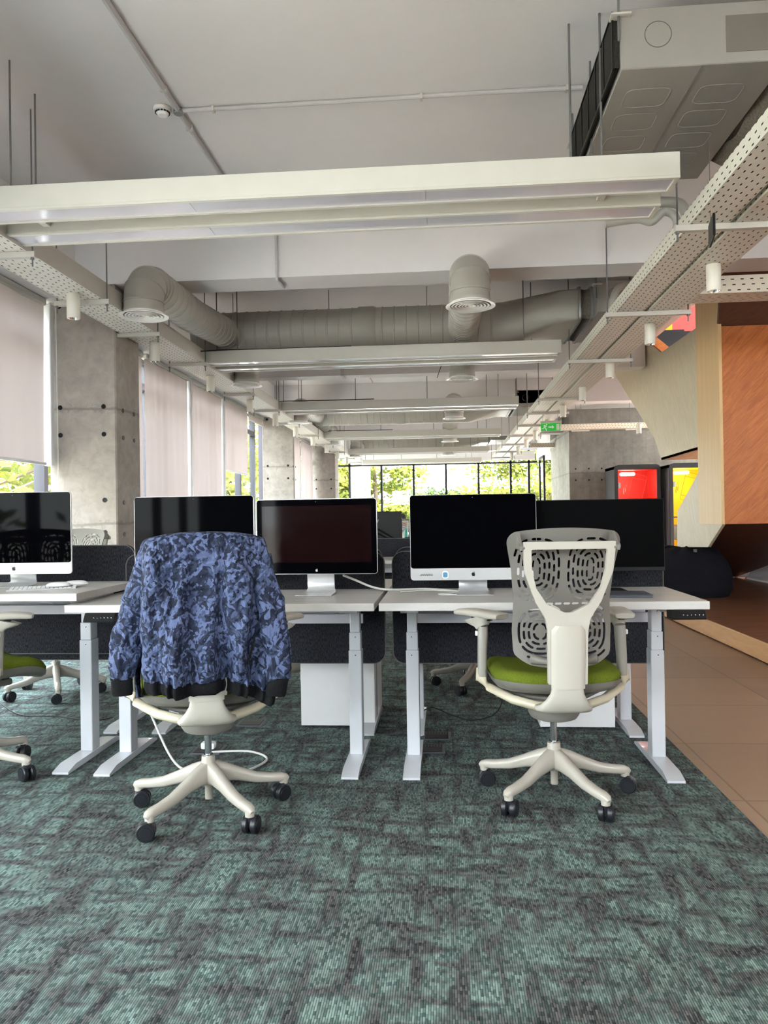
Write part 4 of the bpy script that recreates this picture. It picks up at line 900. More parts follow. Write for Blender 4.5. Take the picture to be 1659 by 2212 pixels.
def base_leg_bm():
    m = MB(); m.sweep([((0.018, 0, 0.155), 0.026, 0.045), ((0.06, 0, 0.150), 0.024, 0.036), ((0.12, 0, 0.132), 0.022, 0.026), ((0.19, 0, 0.108), 0.021, 0.021), ((0.25, 0, 0.098), 0.021, 0.018), ((0.292, 0, 0.094), 0.020, 0.018), ((0.312, 0, 0.088), 0.017, 0.016), ((0.322, 0, 0.082), 0.009, 0.010)], n=16, pw=2.8)
    m.cyl((0.303, 0, 0.066), (0.303, 0, 0.09), 0.0175, 0.019, 16); return m
def caster_bm():
    m = MB()
    for s_ in (-1, 1):
        m.lathe([(0.0, 0.030), (0.020, 0.030), (0.021, 0.028), (0.030, 0.028), (0.0335, 0.024), (0.034, 0.018), (0.034, 0.009), (0.027, 0.004), (0.0, 0.004)], (0, 0, 0), 24)
        for v in m.bm.verts:
            pass
        break
    # two wheels: rotate the lathe axis onto local y
    bm = m.bm; src = list(bm.verts); 
    for v in src: v.co = Vector((v.co.x, v.co.z, v.co.y))
    r = bmesh.ops.duplicate(bm, geom=bm.verts[:]+bm.edges[:]+bm.faces[:])
    for g in r['geom']:
        if isinstance(g, bmesh.types.BMVert): g.co.y = -g.co.y
    for v in bm.verts: v.co = v.co+Vector((-0.012, 0, 0.034))
    m.sweep([((-0.034, 0, 0.056), 0.012, 0.004), ((-0.01, 0, 0.069), 0.018, 0.005), ((0.008, 0, 0.066), 0.014, 0.006)], n=10)
    m.box(-0.012-0.010, 0.006, -0.0045, 0.0045, 0.024, 0.060); m.cyl((0, 0, 0.05), (0, 0, 0.075), 0.009, 0.009, 10)
    return m
def make_chair():
    t = thing('task_chair', '', 'chair')
    hub = MB().lathe([(0.0, 0.052), (0.015, 0.052), (0.0155, 0.10), (0.021, 0.108), (0.030, 0.118), (0.033, 0.15), (0.031, 0.185), (0.027, 0.205), (0.026, 0.222), (0.014, 0.223), (0.0, 0.223)], n=28).build('base_hub', 'base', t)
    l0 = base_leg_bm().build('base_leg', 'base', t); c0 = caster_bm().build('caster', 'rubber', l0, (0.303, 0, 0), (0, 0, 0.4))
    for k in range(4): copy_tree(l0, t)
    for k, l in enumerate([c for c in t.children if c.name.startswith('base_leg')]):
        l.rotation_euler = (0, 0, R_(84+72*k)); l.children[0].rotation_euler = (0, 0, [0.5, 1.9, -0.7, 2.6, 1.2][k])
    MB().cyl((0, 0, 0.21), (0, 0, 0.335), 0.0135, n=20).cyl((0, 0, 0.22), (0, 0, 0.228), 0.018, n=20).build('gas_lift', 'chrome', t)
    m = MB(); m.lathe([(0.0, 0.322), (0.070, 0.322), (0.092, 0.330), (0.103, 0.348), (0.104, 0.385), (0.098, 0.400), (0.0, 0.400)], (0, -0.01, 0), 32, 1.0, 1.05); m.box(-0.07, 0.07, -0.10, 0.19, 0.392, 0.425, 0.012, 2); m.box(-0.055, 0.055, 0.02, 0.19, 0.42, 0.452, 0.01, 1)
    me_ = m.build('tilt_mechanism', 'plastic_g', t)
    MB().cyl((-0.205, 0.06, 0.405), (-0.06, 0.06, 0.41), 0.006, n=8).cyl((-0.225, 0.06, 0.405), (-0.19, 0.06, 0.405), 0.014, n=12).build('tilt_lever', 'plastic_g', me_)
    m = MB(); m.cyl((0.07, 0.02, 0.425), (0.115, 0.02, 0.43), 0.022, n=18).cyl((-0.115, 0.02, 0.43), (-0.07, 0.02, 0.425), 0.022, n=18); m.box(-0.115, -0.07, 0.0, 0.12, 0.43, 0.455, 0.006, 1).box(0.07, 0.115, 0.0, 0.12, 0.43, 0.455, 0.006, 1); m.build('pivot_arm', 'plastic_g', me_)
    # seat
    def seat(top):
        m = MB(); n = 40
        prof = [(0.0, 0.536), (0.55, 0.534), (0.82, 0.532), (0.95, 0.522), (1.0, 0.502), (0.985, 0.482), (0.97, 0.478)] if top else [(1.0, 0.486), (0.99, 0.468), (0.93, 0.452), (0.80, 0.444), (0.4, 0.440), (0.0, 0.440)]
        rings = []
        for (f, z) in prof:
            ring = []
            for i in range(n):
                a = 2*PI*i/n; c, s_ = math.cos(a), math.sin(a); x = 0.256*math.copysign(abs(c)**0.48, c)*max(f, 1e-3); y = 0.265*math.copysign(abs(s_)**0.55, s_)*max(f, 1e-3)+0.045
                dz = 0.018*(x/0.25)**2 - 0.030*max(0, (y-0.14)/0.13)**2 + 0.014*max(0, (-0.10-y)/0.11)
                if top: dz += -0.010*math.exp(-((x/0.13)**2+((y+0.02)/0.14)**2))
                ring.append(m.bm.verts.new((x, y, z+dz)))
            rings.append(ring)
        for A, B in zip(rings, rings[1:]): m.bridge(A, B)
        return m
    seat(True).build('seat_cushion', 'green', t, ang=60); pan = seat(False).build('seat_pan', 'plastic_g', t, ang=60)
    m = MB(); m.sweep([((-0.20, 0.02, 0.436), 0.02, 0.010), ((-0.10, -0.10, 0.430), 0.02, 0.010), ((0.0, -0.14, 0.428), 0.02, 0.010), ((0.10, -0.10, 0.430), 0.02, 0.010), ((0.20, 0.02, 0.436), 0.02, 0.010)], n=10); m.build('seat_rail', 'plastic_g', pan)
    # arm carrier loop under the seat
    m = MB(); m.sweep([((-0.285, 0.02, 0.520), 0.024, 0.015), ((-0.290, 0.005, 0.478), 0.024, 0.016), ((-0.262, -0.04, 0.455), 0.021, 0.017), ((-0.18, -0.12, 0.425), 0.020, 0.018), ((-0.09, -0.165, 0.408), 0.022, 0.018), ((0, -0.175, 0.404), 0.024, 0.018), ((0.09, -0.165, 0.408), 0.022, 0.018), ((0.18, -0.12, 0.425), 0.020, 0.018), ((0.262, -0.04, 0.455), 0.021, 0.017), ((0.290, 0.005, 0.478), 0.024, 0.016), ((0.285, 0.02, 0.520), 0.024, 0.015)], up=(0, 0.6, 1), n=14, pw=2.6)
    m.build('arm_carrier', 'plastic_b', t, ang=60)
    for s_ in (-1, 1):
        m = MB(); m.sweep([((s_*0.285, 0.015, 0.49), 0.019, 0.024), ((s_*0.284, 0.015, 0.56), 0.019, 0.026), ((s_*0.280, 0.018, 0.66), 0.021, 0.030), ((s_*0.279, 0.02, 0.692), 0.021, 0.030)], up=(0, 1, 0), n=14, pw=3); post = m.build('arm_post', 'plastic_g2', t)
        MB().box(s_*0.285+s_*0.014, s_*0.285+s_*0.026, 0.008, 0.022, 0.655, 0.675, 0.003, 1).build('height_button', 'ceramic', post)
        m = MB(); m.sweep([((0, 0, 0.690), 0.021, 0.030), ((0, 0.005, 0.700), 0.024, 0.036), ((0, 0.012, 0.722), 0.036, 0.075), ((0, 0.014, 0.730), 0.040, 0.088)], up=(0, 1, 0), n=16, pw=2.8)
        ar = m.build('arm_support', 'plastic', t, (s_*0.279, 0.02, 0), (0, 0, 0))
        m = MB(); m.sweep([((0, -0.115, 0.743), 0.036, 0.010), ((0, -0.108, 0.744), 0.041, 0.014), ((0, -0.04, 0.744), 0.042, 0.016), ((0, 0.06, 0.746), 0.040, 0.016), ((0, 0.125, 0.742), 0.036, 0.014), ((0, 0.145, 0.738), 0.030, 0.009)], n=18, pw=3.2); m.build('arm_pad', 'plastic_p', ar, ang=50)
        MB().box(-0.012, 0.012, -0.045, 0.055, 0.7195, 0.727).build('support_slot', 'slotk', ar, smooth=False)
    # spine bracket flaring down to the mechanism
    m = MB(); prev = None; secs = [(-0.290, 0.532, 0.056, 0.016, 0), (-0.289, 0.505, 0.057, 0.017, 5), (-0.284, 0.480, 0.063, 0.018, 12), (-0.274, 0.455, 0.076, 0.020, 25), (-0.258, 0.432, 0.092, 0.022, 42), (-0.238, 0.418, 0.103, 0.020, 58), (-0.208, 0.412, 0.107, 0.016, 76), (-0.160, 0.411, 0.106, 0.013, 88), (-0.09, 0.411, 0.096, 0.012, 90)]
    for (y_, z_, hw_, ht_, an) in secs:
        r_ = m.ring(Vector((0, y_, z_)), Vector((1, 0, 0)), Vector((0, -math.cos(R_(an)), -math.sin(R_(an)))), hw_, ht_, 28, 3.4)
        if prev: m.bridge(prev, r_)
        else: m.bm.faces.new(r_)
        prev = r_
    m.bm.faces.new(prev[::-1]); m.build('spine_bracket', 'plastic', t, ang=60)
    yf = mesh_obj('back_frame', yf_me, 'plastic', t, ang=40)
    mod = yf.modifiers.new('bevel', 'BEVEL'); mod.width = 0.005; mod.segments = 3; mod.limit_method = 'ANGLE'; mod.angle_limit = R_(60)
    m = MB(); 
    def cover(u, v):
        x = -0.062+0.124*u; z = 0.505+0.235*v; return Vector((x*(1.0 if v < 0.93 else 1-3.5*(v-0.93)), -0.306-0.010*math.sin(PI*u)-0.018*v+(0.006 if u in (0, 1) else 0), z))
    m.grid(cover, 13, 16); m.build('spine_cover', 'plastic', t, ang=60)
    for s_ in (-1, 1):
        m = MB(); m.prism([(s_*0.169, -0.340, 1.025), (s_*0.169, -0.366, 1.018), (s_*0.169, -0.364, 1.036), (s_*0.169, -0.300, 1.085), (s_*0.169, -0.272, 1.02)], (s_*0.010, 0, 0)); m.cyl((s_*0.160, -0.352, 1.030), (s_*0.183, -0.352, 1.030), 0.012, n=14); m.build('top_hinge', 'plastic_g', t)
        m = MB(); m.sweep([((s_*0.055, -0.27, 0.598), 0.012, 0.012), ((s_*0.085, -0.235, 0.596), 0.014, 0.014), ((s_*0.118, -0.222, 0.602), 0.017, 0.022), ((s_*0.126, -0.220, 0.604), 0.010, 0.016)], n=12); m.build('lower_mount', 'plastic_g', t)
    mesh_obj('back_shell', back_me, 'plastic_g', t, ang=50)
    return t
M['plastic_g2'] = plain('light_grey_plastic', (156, 152, 145), 0.42); M['plastic_p'] = plain('soft_grey_arm_pad', (172, 166, 156), 0.6)
ch0 = make_chair()
def place_chair(x, y, yaw, basea, label, pads=(0, 0), first=False, swivel=None):
    t = ch0 if first else copy_tree(ch0)
    t.location = (x, y, 0); t.rotation_euler = (0, 0, R_(yaw)); t['label'] = label; t['group'] = 'green seated task chairs'
    legs = sorted([c for c in t.children if c.name.startswith('base_leg')], key=lambda o: o.name)
    for k, l in enumerate(legs):
        l.rotation_euler = (0, 0, R_(basea+72*k-yaw))
        if swivel: l.children[0].rotation_euler = (0, 0, R_(swivel[k]))
    sup = sorted([c for c in t.children if c.name.startswith('arm_support')], key=lambda o: o.location.x)
    for s_, a in zip(sup, pads): s_.rotation_euler = (0, 0, R_(a))
    return t
cR = place_chair(0.428, 3.18, 3, 12, 'task chair with bare grey slotted back and green seat, at the right front desk', (38, -4), True, swivel=[150, 20, 25, 20, -50])
cL = place_chair(-0.943, 2.967, 17, 28, 'task chair with a blue jacket hung over its back', (4, -42), swivel=[20, 60, 25, 130, -55])
cC = place_chair(-2.18, 3.32, -34, -5, 'task chair turned sideways, cut off by the left edge of the photo', (0, -36))
place_chair(-2.60, 4.94, 170, 12, 'task chair on the far side, its white back top showing above the left divider', (0, 0), swivel=[10, 60, 120, 20, 90])
place_chair(-0.98, 5.15, 200, 10, 'task chair on the far side, mostly hidden behind the jacket chair')
place_chair(0.21, 5.20, 150, 31, 'task chair on the far side, its base legs showing under the right desk', swivel=[30, 100, 20, 60, 140])

# ------------------------------------------------------------------ jacket over the left chair (same local frame as the chair)
jk = thing('jacket', 'blue leaf-patterned bomber jacket with black ribbed hem draped over a chair back', 'jacket', (-0.943, 2.967, 0), R_(17))
def nz(x, y, z): return noise.noise(Vector((x, y, z)))
def jacket_body(u, v):
    # u: 0..1 runs around the chair back (camera side in the middle); v: 0 top, 1 hem
    a = R_(35)-u*R_(250)
    z = 1.108-0.530*v
    dpt = 0.078+0.022*v
    cy0 = -0.275-0.052*(1-v)+0.014*v
    ca, sa = math.cos(a), math.sin(a); w_ = 0.212+0.006*math.sin(v*PI)+(0.042*v**1.5 if ca > 0 else 0.0); ca2 = math.copysign(abs(ca)**0.5, ca); sa2 = math.copysign(abs(sa)**0.8, sa)
    x = w_*ca2; y = cy0+dpt*sa2
    tt = max(0.0, 1-v/0.13); k = math.sqrt(max(0.0, 1-tt*tt)) if tt > 0 else 1.0
    y = cy0+(y-cy0)*(0.15+0.85*k); x *= (0.97+0.03*k); z = z-0.014*(x/0.2)**2*tt-0.012*(x/0.21)**4*(1-v)
    # long hanging folds, a centre seam ridge and finer crumples
    g1 = min(1, v*3.5); 
    f = 0.0125*math.sin(x*58+2.2*nz(x*2.5, 0, v*1.5)+0.8)*g1*(0.5+0.8*v)+0.026*nz(x*11, v*1.6, 1.7)*g1+0.015*nz(x*30, v*5, 5.1)*(0.4+0.6*g1)+0.006*nz(x*60, v*22, 9)+0.004*nz(x*130, v*50, 3)
    f += 0.015*math.exp(-((x+0.010)/0.008)**2)*g1-0.016*math.exp(-((x-0.012)/0.012)**2)*g1+0.010*math.exp(-((x-0.045+0.02*v)/0.010)**2)*g1
    f += 0.010*math.exp(-((z-1.03)/0.03)**2)*nz(x*18, 4, 0)
    if v > 0.88: f += (0.006*math.sin(x*230)+0.004*math.sin(x*137+1))*(v-0.88)/0.12-0.010*((v-0.88)/0.12)**2
    n_ = math.hypot(ca, sa*0.6)
    x += f*ca/n_*0.45; y += f*(sa if sa < 0 else sa*0.5)/n_
    z += -0.040*v*max(0, x/0.2)**2+0.006*math.sin(x*22)*v
    return Vector((x, y, z))
m = MB(); m.grid(jacket_body, 210, 150); body = m.build('body_panel', 'jacket', jk, ang=180)
so_ = body.modifiers.new('thick', 'SOLIDIFY'); so_.thickness = 0.003
def hem(u, v):
    p = jacket_body(u, 0.995); q = Vector((0, -0.262, p.z)); d = (p-q); d.z = 0
    return q+d*(0.985-0.02*v)+d.normalized()*0.005*math.sin(PI*v)+Vector((0, 0, 0.003-0.048*v+0.005*nz(u*9, 0, 2)*v))
m = MB(); m.grid(hem, 140, 8); hm = m.build('hem_band', 'rib', jk, ang=180); hm.modifiers.new('thick', 'SOLIDIFY').thickness = 0.004
def sleeve(side, path, radii, cuffdir):
    P = [Vector(p) for p in path]; n = 56
    def f(u, v):
        s_ = v*(len(P)-1); i = min(int(s_), len(P)-2); t = s_-i; p0, p1, p2, p3 = P[max(i-1, 0)], P[i], P[i+1], P[min(i+2, len(P)-1)]
        c = 0.5*((2*p1)+(p2-p0)*t+(2*p0-5*p1+4*p2-p3)*t*t+(3*p1-p0-3*p2+p3)*t*t*t); a = 2*PI*u
        r = np.interp(v, np.linspace(0, 1, len(radii)), radii)
        w_ = 1.0+0.22*nz(math.cos(a)*1.6+side, math.sin(a)*1.6, v*6)+0.16*nz(math.cos(a)*3.5, math.sin(a)*3.5+side*3, v*13)+0.06*nz(math.cos(a)*7, math.sin(a)*7, v*34)
        if v > 0.9: w_ += 0.06*math.sin(a*11)*(v-0.9)/0.1
        return c+Vector((math.cos(a)*r*w_*1.0, math.sin(a)*r*w_*0.62, 0.012*nz(a, v*9, 3)))
    m = MB(); m.grid(f, n, 130, wrapu=True); s_ = m.build('sleeve', 'jacket', jk, ang=180); s_.modifiers.new('thick', 'SOLIDIFY').thickness = 0.0025
    e = P[-1]; d = Vector(cuffdir).normalized()
    m = MB(); m.sweep([(e-d*0.008, 0.040, 0.024), (e+d*0.010, 0.037, 0.022), (e+d*0.045, 0.037, 0.020), (e+d*0.060, 0.034, 0.014)], up=(0, 1, 0), n=26); m.build('cuff', 'rib', s_, ang=50)
sleeve(-1, [(-0.180, -0.315, 1.075), (-0.196, -0.315, 1.00), (-0.224, -0.300, 0.89), (-0.256, -0.285, 0.78), (-0.280, -0.265, 0.67), (-0.292, -0.255, 0.590)], [0.030, 0.040, 0.052, 0.054, 0.050, 0.036], (0.02, 0.2, -1))
sleeve(1, [(0.178, -0.335, 1.075), (0.196, -0.352, 0.99), (0.220, -0.356, 0.88), (0.240, -0.352, 0.76), (0.254, -0.346, 0.64), (0.250, -0.346, 0.575)], [0.030, 0.036, 0.047, 0.048, 0.046, 0.038], (-0.15, 0.1, -1))
# front flaps hanging forward of the back, grey lining showing on the left
def flap(s_, z1, name, mat, w_):
    def f(u, v): 
        return Vector((s_*(0.235+0.012*math.sin(v*9)+0.006*math.sin(u*14)), -0.235+w_*u, 1.02-(1.02-z1)*v-0.02*u))
    m = MB(); m.grid(f, 14, 40); o = m.build(name, mat, jk, ang=180); o.modifiers.new('thick', 'SOLIDIFY').thickness = 0.004; return o
flap(1, 0.505, 'front_flap', 'jacket', 0.11); flap(-1, 0.515, 'front_flap', 'jacket', 0.10); 
m = MB(); m.grid(lambda u, v: Vector((-0.229-0.002*u, -0.215+0.07*u, 0.60-0.085*v+0.02*u)), 6, 6); m.build('lining', 'lining', jk)
m = MB(); m.sweep([((0.168, -0.372, 0.735), 0.0035, 0.003), ((0.150, -0.377, 0.66), 0.0035, 0.003)], up=(0, 1, 0), n=6); m.box(0.142, 0.150, -0.384, -0.378, 0.640, 0.662, 0.002, 1); m.build('pocket_zip', 'rib', jk)
m = MB()

# ------------------------------------------------------------------ computers
APPLE = [(0.0, 0.62), (0.16, 0.70), (0.36, 0.72), (0.56, 0.60), (0.66, 0.46), (0.52, 0.30), (0.48, 0.08), (0.56, -0.12), (0.74, -0.24), (0.62, -0.52), (0.42, -0.78), (0.24, -0.84), (0.0, -0.76), (-0.22, -0.84), (-0.42, -0.78), (-0.62, -0.50), (-0.74, -0.16), (-0.74, 0.20), (-0.62, 0.50), (-0.40, 0.68), (-0.18, 0.70)]
def rr_pts(w_, h, r, n=6, cx=0, cz=0, y=0):
    pts = []
    for (x, z, a0) in ((cx+w_/2-r, cz+h/2-r, 0), (cx-w_/2+r, cz+h/2-r, 90), (cx-w_/2+r, cz-h/2+r, 180), (cx+w_/2-r, cz-h/2+r, 270)):
        for k in range(n+1): a = R_(a0+90*k/n); pts.append((x+r*math.cos(a), y, z+r*math.sin(a)))
    return pts
def apple_logo(parent, x, z, y, s_, mat):
    m = MB(); m.prism([(x+a*s_, y, z+b*s_) for a, b in APPLE], (0, 0.001, 0)); m.prism([(x+(0.04+a)*s_, y, z+(0.80+b)*s_) for a, b in ((0, 0), (0.02, 0.2), (0.16, 0.36), (0.32, 0.40), (0.30, 0.22), (0.16, 0.06))], (0, 0.001, 0)); m.build('apple_logo', mat, parent, smooth=False)
def stand(t, H, zb, wn_=0.135, wf=0.175, tilt=0.0):
    # bent sheet: neck coming down behind the screen, then the foot running forward
    prof = [(0.055, H), (0.070, H-0.06), (0.084, 0.06), (0.088, 0.022), (0.080, 0.008), (0.060, 0.0035), (-0.085, 0.002)]
    m = MB(); A = []; 
    for k, (y, z) in enumerate(prof):
        w2 = (wn_ + (wf-wn_)*max(0, (k-3)/3.0))/2; A.append([m.bm.verts.new((sx*w2, y, z)) for sx in (-1, 1)]+[m.bm.verts.new((sx*w2, y+(0.005 if k < 4 else 0.0), z+(0.0 if k < 4 else -0.003) + (0.006 if k >= 4 else 0))) for sx in (1, -1)])
    for P_, Q in zip(A, A[1:]):
        for j in range(4): m.bm.faces.new((P_[j], P_[(j+1) % 4], Q[(j+1) % 4], Q[j]))
    m.bm.faces.new(A[0]); m.bm.faces.new(A[-1][::-1]); m.build('stand', 'alu', t, ang=50)
def computer(x, y, zd, rz, W, Ht, label, chin=0.055, lift=0.07, screen='screen', bezel=None, name='desktop_computer', cat='computer', roll=0.0, tilt=0.6):
    t = thing(name, label, cat, (x, y, zd), R_(rz), 'desktop computers and displays'); zc = lift+Ht/2
    hd = bpy.data.objects.new('tmp', None)
    a = MB().prism(rr_pts(W, Ht, 0.016, 6, 0, 0, 0), (0, 0.012, 0)); 
    # shallow domed back
    V = [a.bm.verts.new(Vector(p)*0.55+Vector((0, 0.045, 0))) for p in rr_pts(W, Ht, 0.03, 6, 0, 0, 0)]; U_ = [a.bm.verts.new(Vector(p)+Vector((0, 0.012, 0))) for p in rr_pts(W*0.999, Ht*0.999, 0.016, 6)]
    a.bridge(U_, V); a.bm.faces.new(V)
    b = a.build('screen_housing', 'alu', t, (0, 0, zc), (R_(tilt), 0, 0), ang=40)
    sh = Ht-chin-0.002 if chin else Ht-0.004
    g_ = MB().prism(rr_pts(W-0.004, sh, 0.013, 6, 0, (Ht-sh)/2-0.001 if chin else 0, -0.0015), (0, 0.0025, 0)).build('glass_front', 'screen', b, ang=30)
    if chin == 0: MB().prism(rr_pts(W-0.055, sh-0.085, 0.002, 2, 0, 0.012, -0.0019), (0, 0.001, 0)).build('display_area', screen, g_, smooth=False)
    MB().cyl((0, -0.0018, Ht/2-0.014), (0, -0.001, Ht/2-0.014), 0.0022, n=8).build('webcam', 'trim', g_)
    apple_logo(b, 0, -Ht/2+(chin*0.5 if chin else 0.018), -0.0012 if chin else -0.0028, 0.0115 if chin else 0.0075, 'logo' if chin else 'logo_s')
    stand(t, zc-0.02, zd); bpy.data.objects.remove(hd); return t, b
tA, bA = computer(-2.135, 3.655, 0.83, 0, 0.595, 0.405, 'white-chinned computer at the left edge, trees reflected in its dark screen', lift=0.062)
tB, bB = computer(-1.22, 3.66, 0.78, 0, 0.595, 0.405, 'dark screened computer mostly hidden behind the blue jacket', lift=0.078)
tC, bC = computer(-0.618, 3.66, 0.78, -4, 0.592, 0.362, 'aluminium display with black border and a maroon reflection painted on its dark screen, between jacket chair and gap', chin=0, lift=0.098, screen='screen_red_refl', name='computer_display', cat='monitor')
tD, bD = computer(0.130, 3.63, 0.78, 0, 0.590, 0.402, 'computer with stickers on its aluminium chin, right of the central gap', lift=0.066)
# stickers on the chin of D
st = thing('sticker', 'white edged lettering sticker on the chin of the right computer', 'sticker', (0.130-0.222, 3.6285, 0.78+0.066+0.026), 0, 'stickers')
st.rotation_euler = (0, 0, 0)
text_mesh('dribbbble', 0.0175, 'sticker_backing', 'white', st, (0, 0.0022, 0), (R_(94), 0, 0), 0.0003, 0.35, offset=0.0016); text_mesh('dribbbble', 0.0175, 'sticker_lettering', 'logo', st, (0, 0.0012, 0), (R_(94), 0, 0), 0.0004, 0.35)
st = thing('sticker', 'small blue and white shaped sticker right of the lettering sticker', 'sticker', (0.130-0.132, 3.6282, 0.78+0.066+0.026), 0, 'stickers')
MB().prism(rr_pts(0.030, 0.038, 0.012, 5), (0, 0.0006, 0)).build('sticker_backing', 'white', st, (0, 0.0020, 0), (R_(4), 0, 0)); MB().prism(rr_pts(0.021, 0.024, 0.006, 5, 0, -0.001), (0, 0.0006, 0)).build('sticker_print', 'blue', st, (0, 0.0012, 0), (R_(4), 0, 0))
# flat black monitor on the right, rear of a monitor in the gap
t = thing('monitor', 'large matt black square-cornered monitor at the right end of the right desk', 'monitor', (0.727, 3.70, 0.78), 0)
MB().box(-0.300, 0.300, 0, 0.028, 0.095, 0.436, 0.003, 1).build('monitor_housing', 'black', t, rot=(0, 0, 0)); MB().box(-0.296, 0.296, -0.0012, 0.001, 0.115, 0.432).build('display_area', 'screen_matt', t, smooth=False)
MB().box(-0.03, 0.03, 0.028, 0.055, 0.0, 0.30, 0.006, 1).build('stand_neck', 'black', t); MB().box(-0.12, 0.12, -0.06, 0.12, 0, 0.008, 0.003, 1).build('stand_base', 'black', t)
t = thing('monitor', 'rear of a black monitor on an arm, seen in the gap between middle screens', 'monitor', (-0.77, 8.25, 0.73), 0)
MB().box(-0.31, 0.31, 0, 0.03, 0.13, 0.475, 0.006, 1).build('monitor_housing', 'black', t)
text_mesh('MSI', 0.045, 'rear_lettering', 'logo_s', t, (0.02, -0.001, 0.37), (R_(90), 0, 0), 0.0005, 0.3)
MB().lathe([(0.0, 0.012), (0.006, 0.010), (0.008, 0)], n=12).build('power_light', 'white', t, (0.045, -0.045, 0.24), (R_(90), 0, 0))
m = MB(); m.sweep([((0.04, -0.05, 0.27), 0.022, 0.03), ((0.26, -0.09, 0.15), 0.016, 0.02)], n=10); m.sweep([((0.26, -0.09, 0.15), 0.016, 0.02), ((0.26, -0.09, 0.0), 0.016, 0.016)], n=10); m.build('monitor_arm', 'black', t)
m = MB(); m.box(-0.02, 0.30, 0.02, 0.09, 0.0, 0.19, 0.004, 1); tag(m.build('equipment_box', 'black', None, (-0.42, 8.4, 0.73)), 'low dark equipment box beside the rear-facing black monitor', 'box')

# keyboard, mice, closed laptop
kb = thing('keyboard', 'slim white keyboard on the left edge desk', 'keyboard', (-1.86, 3.545, 0.83), R_(24))
MB().prism([(-0.21, -0.055, 0.0), (-0.21, 0.055, 0.0), (-0.21, 0.055, 0.011), (-0.21, -0.055, 0.004)], (0.30, 0, 0)).build('keyboard_body', 'alu', kb)
m = MB()
for r in range(5):
    for c in range(15):
        x = -0.20+c*0.0195; y = -0.045+r*0.020
        if r == 0 and 4 <= c <= 8: continue
        m.box(x, x+0.0165, y, y+0.0165, 0.003+0.0012*r, 0.0075+0.0013*r, 0.0015, 1)
ks = m.build('keys', 'ceramic', kb, smooth=False); ks['kind'] = 'stuff'
def mouse(x, y, z, rz, label):
    t = thing('computer_mouse', label, 'mouse', (x, y, z), R_(rz), 'white mice')
    m = MB(); m.grid(lambda u, v: Vector((0.029*math.cos(2*PI*u)*math.sin(PI*v/2)**0.6, 0.056*math.sin(2*PI*u)*math.sin(PI*v/2)**0.6, 0.003+0.018*math.cos(PI*v/2))), 28, 9, wrapu=True); m.build('mouse_shell', 'ceramic', t, ang=80)
    MB().lathe([(0.0, 0), (0.026, 0), (0.027, 0.0035)], n=24, sy=1.95).build('mouse_foot', 'alu', t)
mouse(-1.845, 3.54, 0.8405, -70, 'white mouse lying on the keyboard, nearer one'); mouse(-1.80, 3.625, 0.8405, -70, 'white mouse lying on the keyboard, farther one')
lp = thing('laptop', 'closed space grey laptop lying at the right end of the right desk', 'laptop', (0.80, 3.54, 0.78), R_(-3))
MB().box(-0.10, 0.10, -0.13, 0.06, 0.0015, 0.008, 0.0025, 1).build('laptop_base', 'laptop', lp); MB().box(-0.10, 0.10, -0.13, 0.06, 0.009, 0.0135, 0.002, 1).build('laptop_lid', 'laptop', lp)

# cables on desk and floor
def cable(pts, r, mat, name, label, sub=8, group=None):
    P = [Vector(p) for p in pts]; out = []
    for i in range(len(P)-1):
        p0, p1, p2, p3 = P[max(i-1, 0)], P[i], P[i+1], P[min(i+2, len(P)-1)]
        for k in range(sub):
            t = k/sub; out.append(0.5*((2*p1)+(p2-p0)*t+(2*p0-5*p1+4*p2-p3)*t*t+(3*p1-p0-3*p2+p3)*t*t*t))
    out.append(P[-1]); o = MB().tube(out, r, 8).build(name, mat, ang=80); return tag(o, label, 'cable', group)
cable([(-0.50, 3.74, 0.865), (-0.45, 3.78, 0.84), (-0.36, 3.80, 0.80), (-0.27, 3.80, 0.787), (-0.10, 3.83, 0.787), (0.02, 3.76, 0.785), (0.06, 3.70, 0.785)], 0.0055, 'cable', 'display_cable', 'thick white cable from the display with the painted maroon reflection across the gap between the desks')
cable([(-0.22, 3.70, 0.785), (-0.10, 3.75, 0.788), (0.02, 3.72, 0.787), (0.06, 3.68, 0.786), (0.01, 3.63, 0.785), (-0.035, 3.60, 0.784), (0.0, 3.57, 0.784), (0.05, 3.555, 0.785)], 0.0028, 'cable', 'charging_cable', 'thin white cable curling beside the foot of the right computer')
cable([(-1.52, 3.5, 0.74), (-1.45, 3.45, 0.45), (-1.40, 3.55, 0.22), (-1.25, 3.45, 0.03), (-1.08, 3.38, 0.006), (-0.93, 3.42, 0.006), (-0.86, 3.60, 0.006), (-0.98, 3.72, 0.006), (-1.18, 3.68, 0.012)], 0.0055, 'cable', 'power_cable', 'white power cable hanging down and looping on the carpet behind the jacket chair')
cable([(-2.9, 4.75, 0.005), (-2.55, 4.40, 0.005), (-2.3, 4.36, 0.005), (-2.0, 4.28, 0.005), (-1.93, 4.55, 0.012), (-1.85, 4.7, 0.2), (-1.78, 4.72, 0.5)], 0.003, 'cable_k', 'power_cable', 'thin dark cable trailing over the carpet under the left desks')
cable([(-0.20, 4.25, 0.02), (-0.10, 4.42, 0.05), (0.02, 4.38, 0.02), (0.15, 4.32, 0.006), (0.30, 4.45, 0.05), (0.36, 4.7, 0.3)], 0.0035, 'cable_k', 'power_cable', 'thin dark cable on the carpet behind the mesh-back chair')
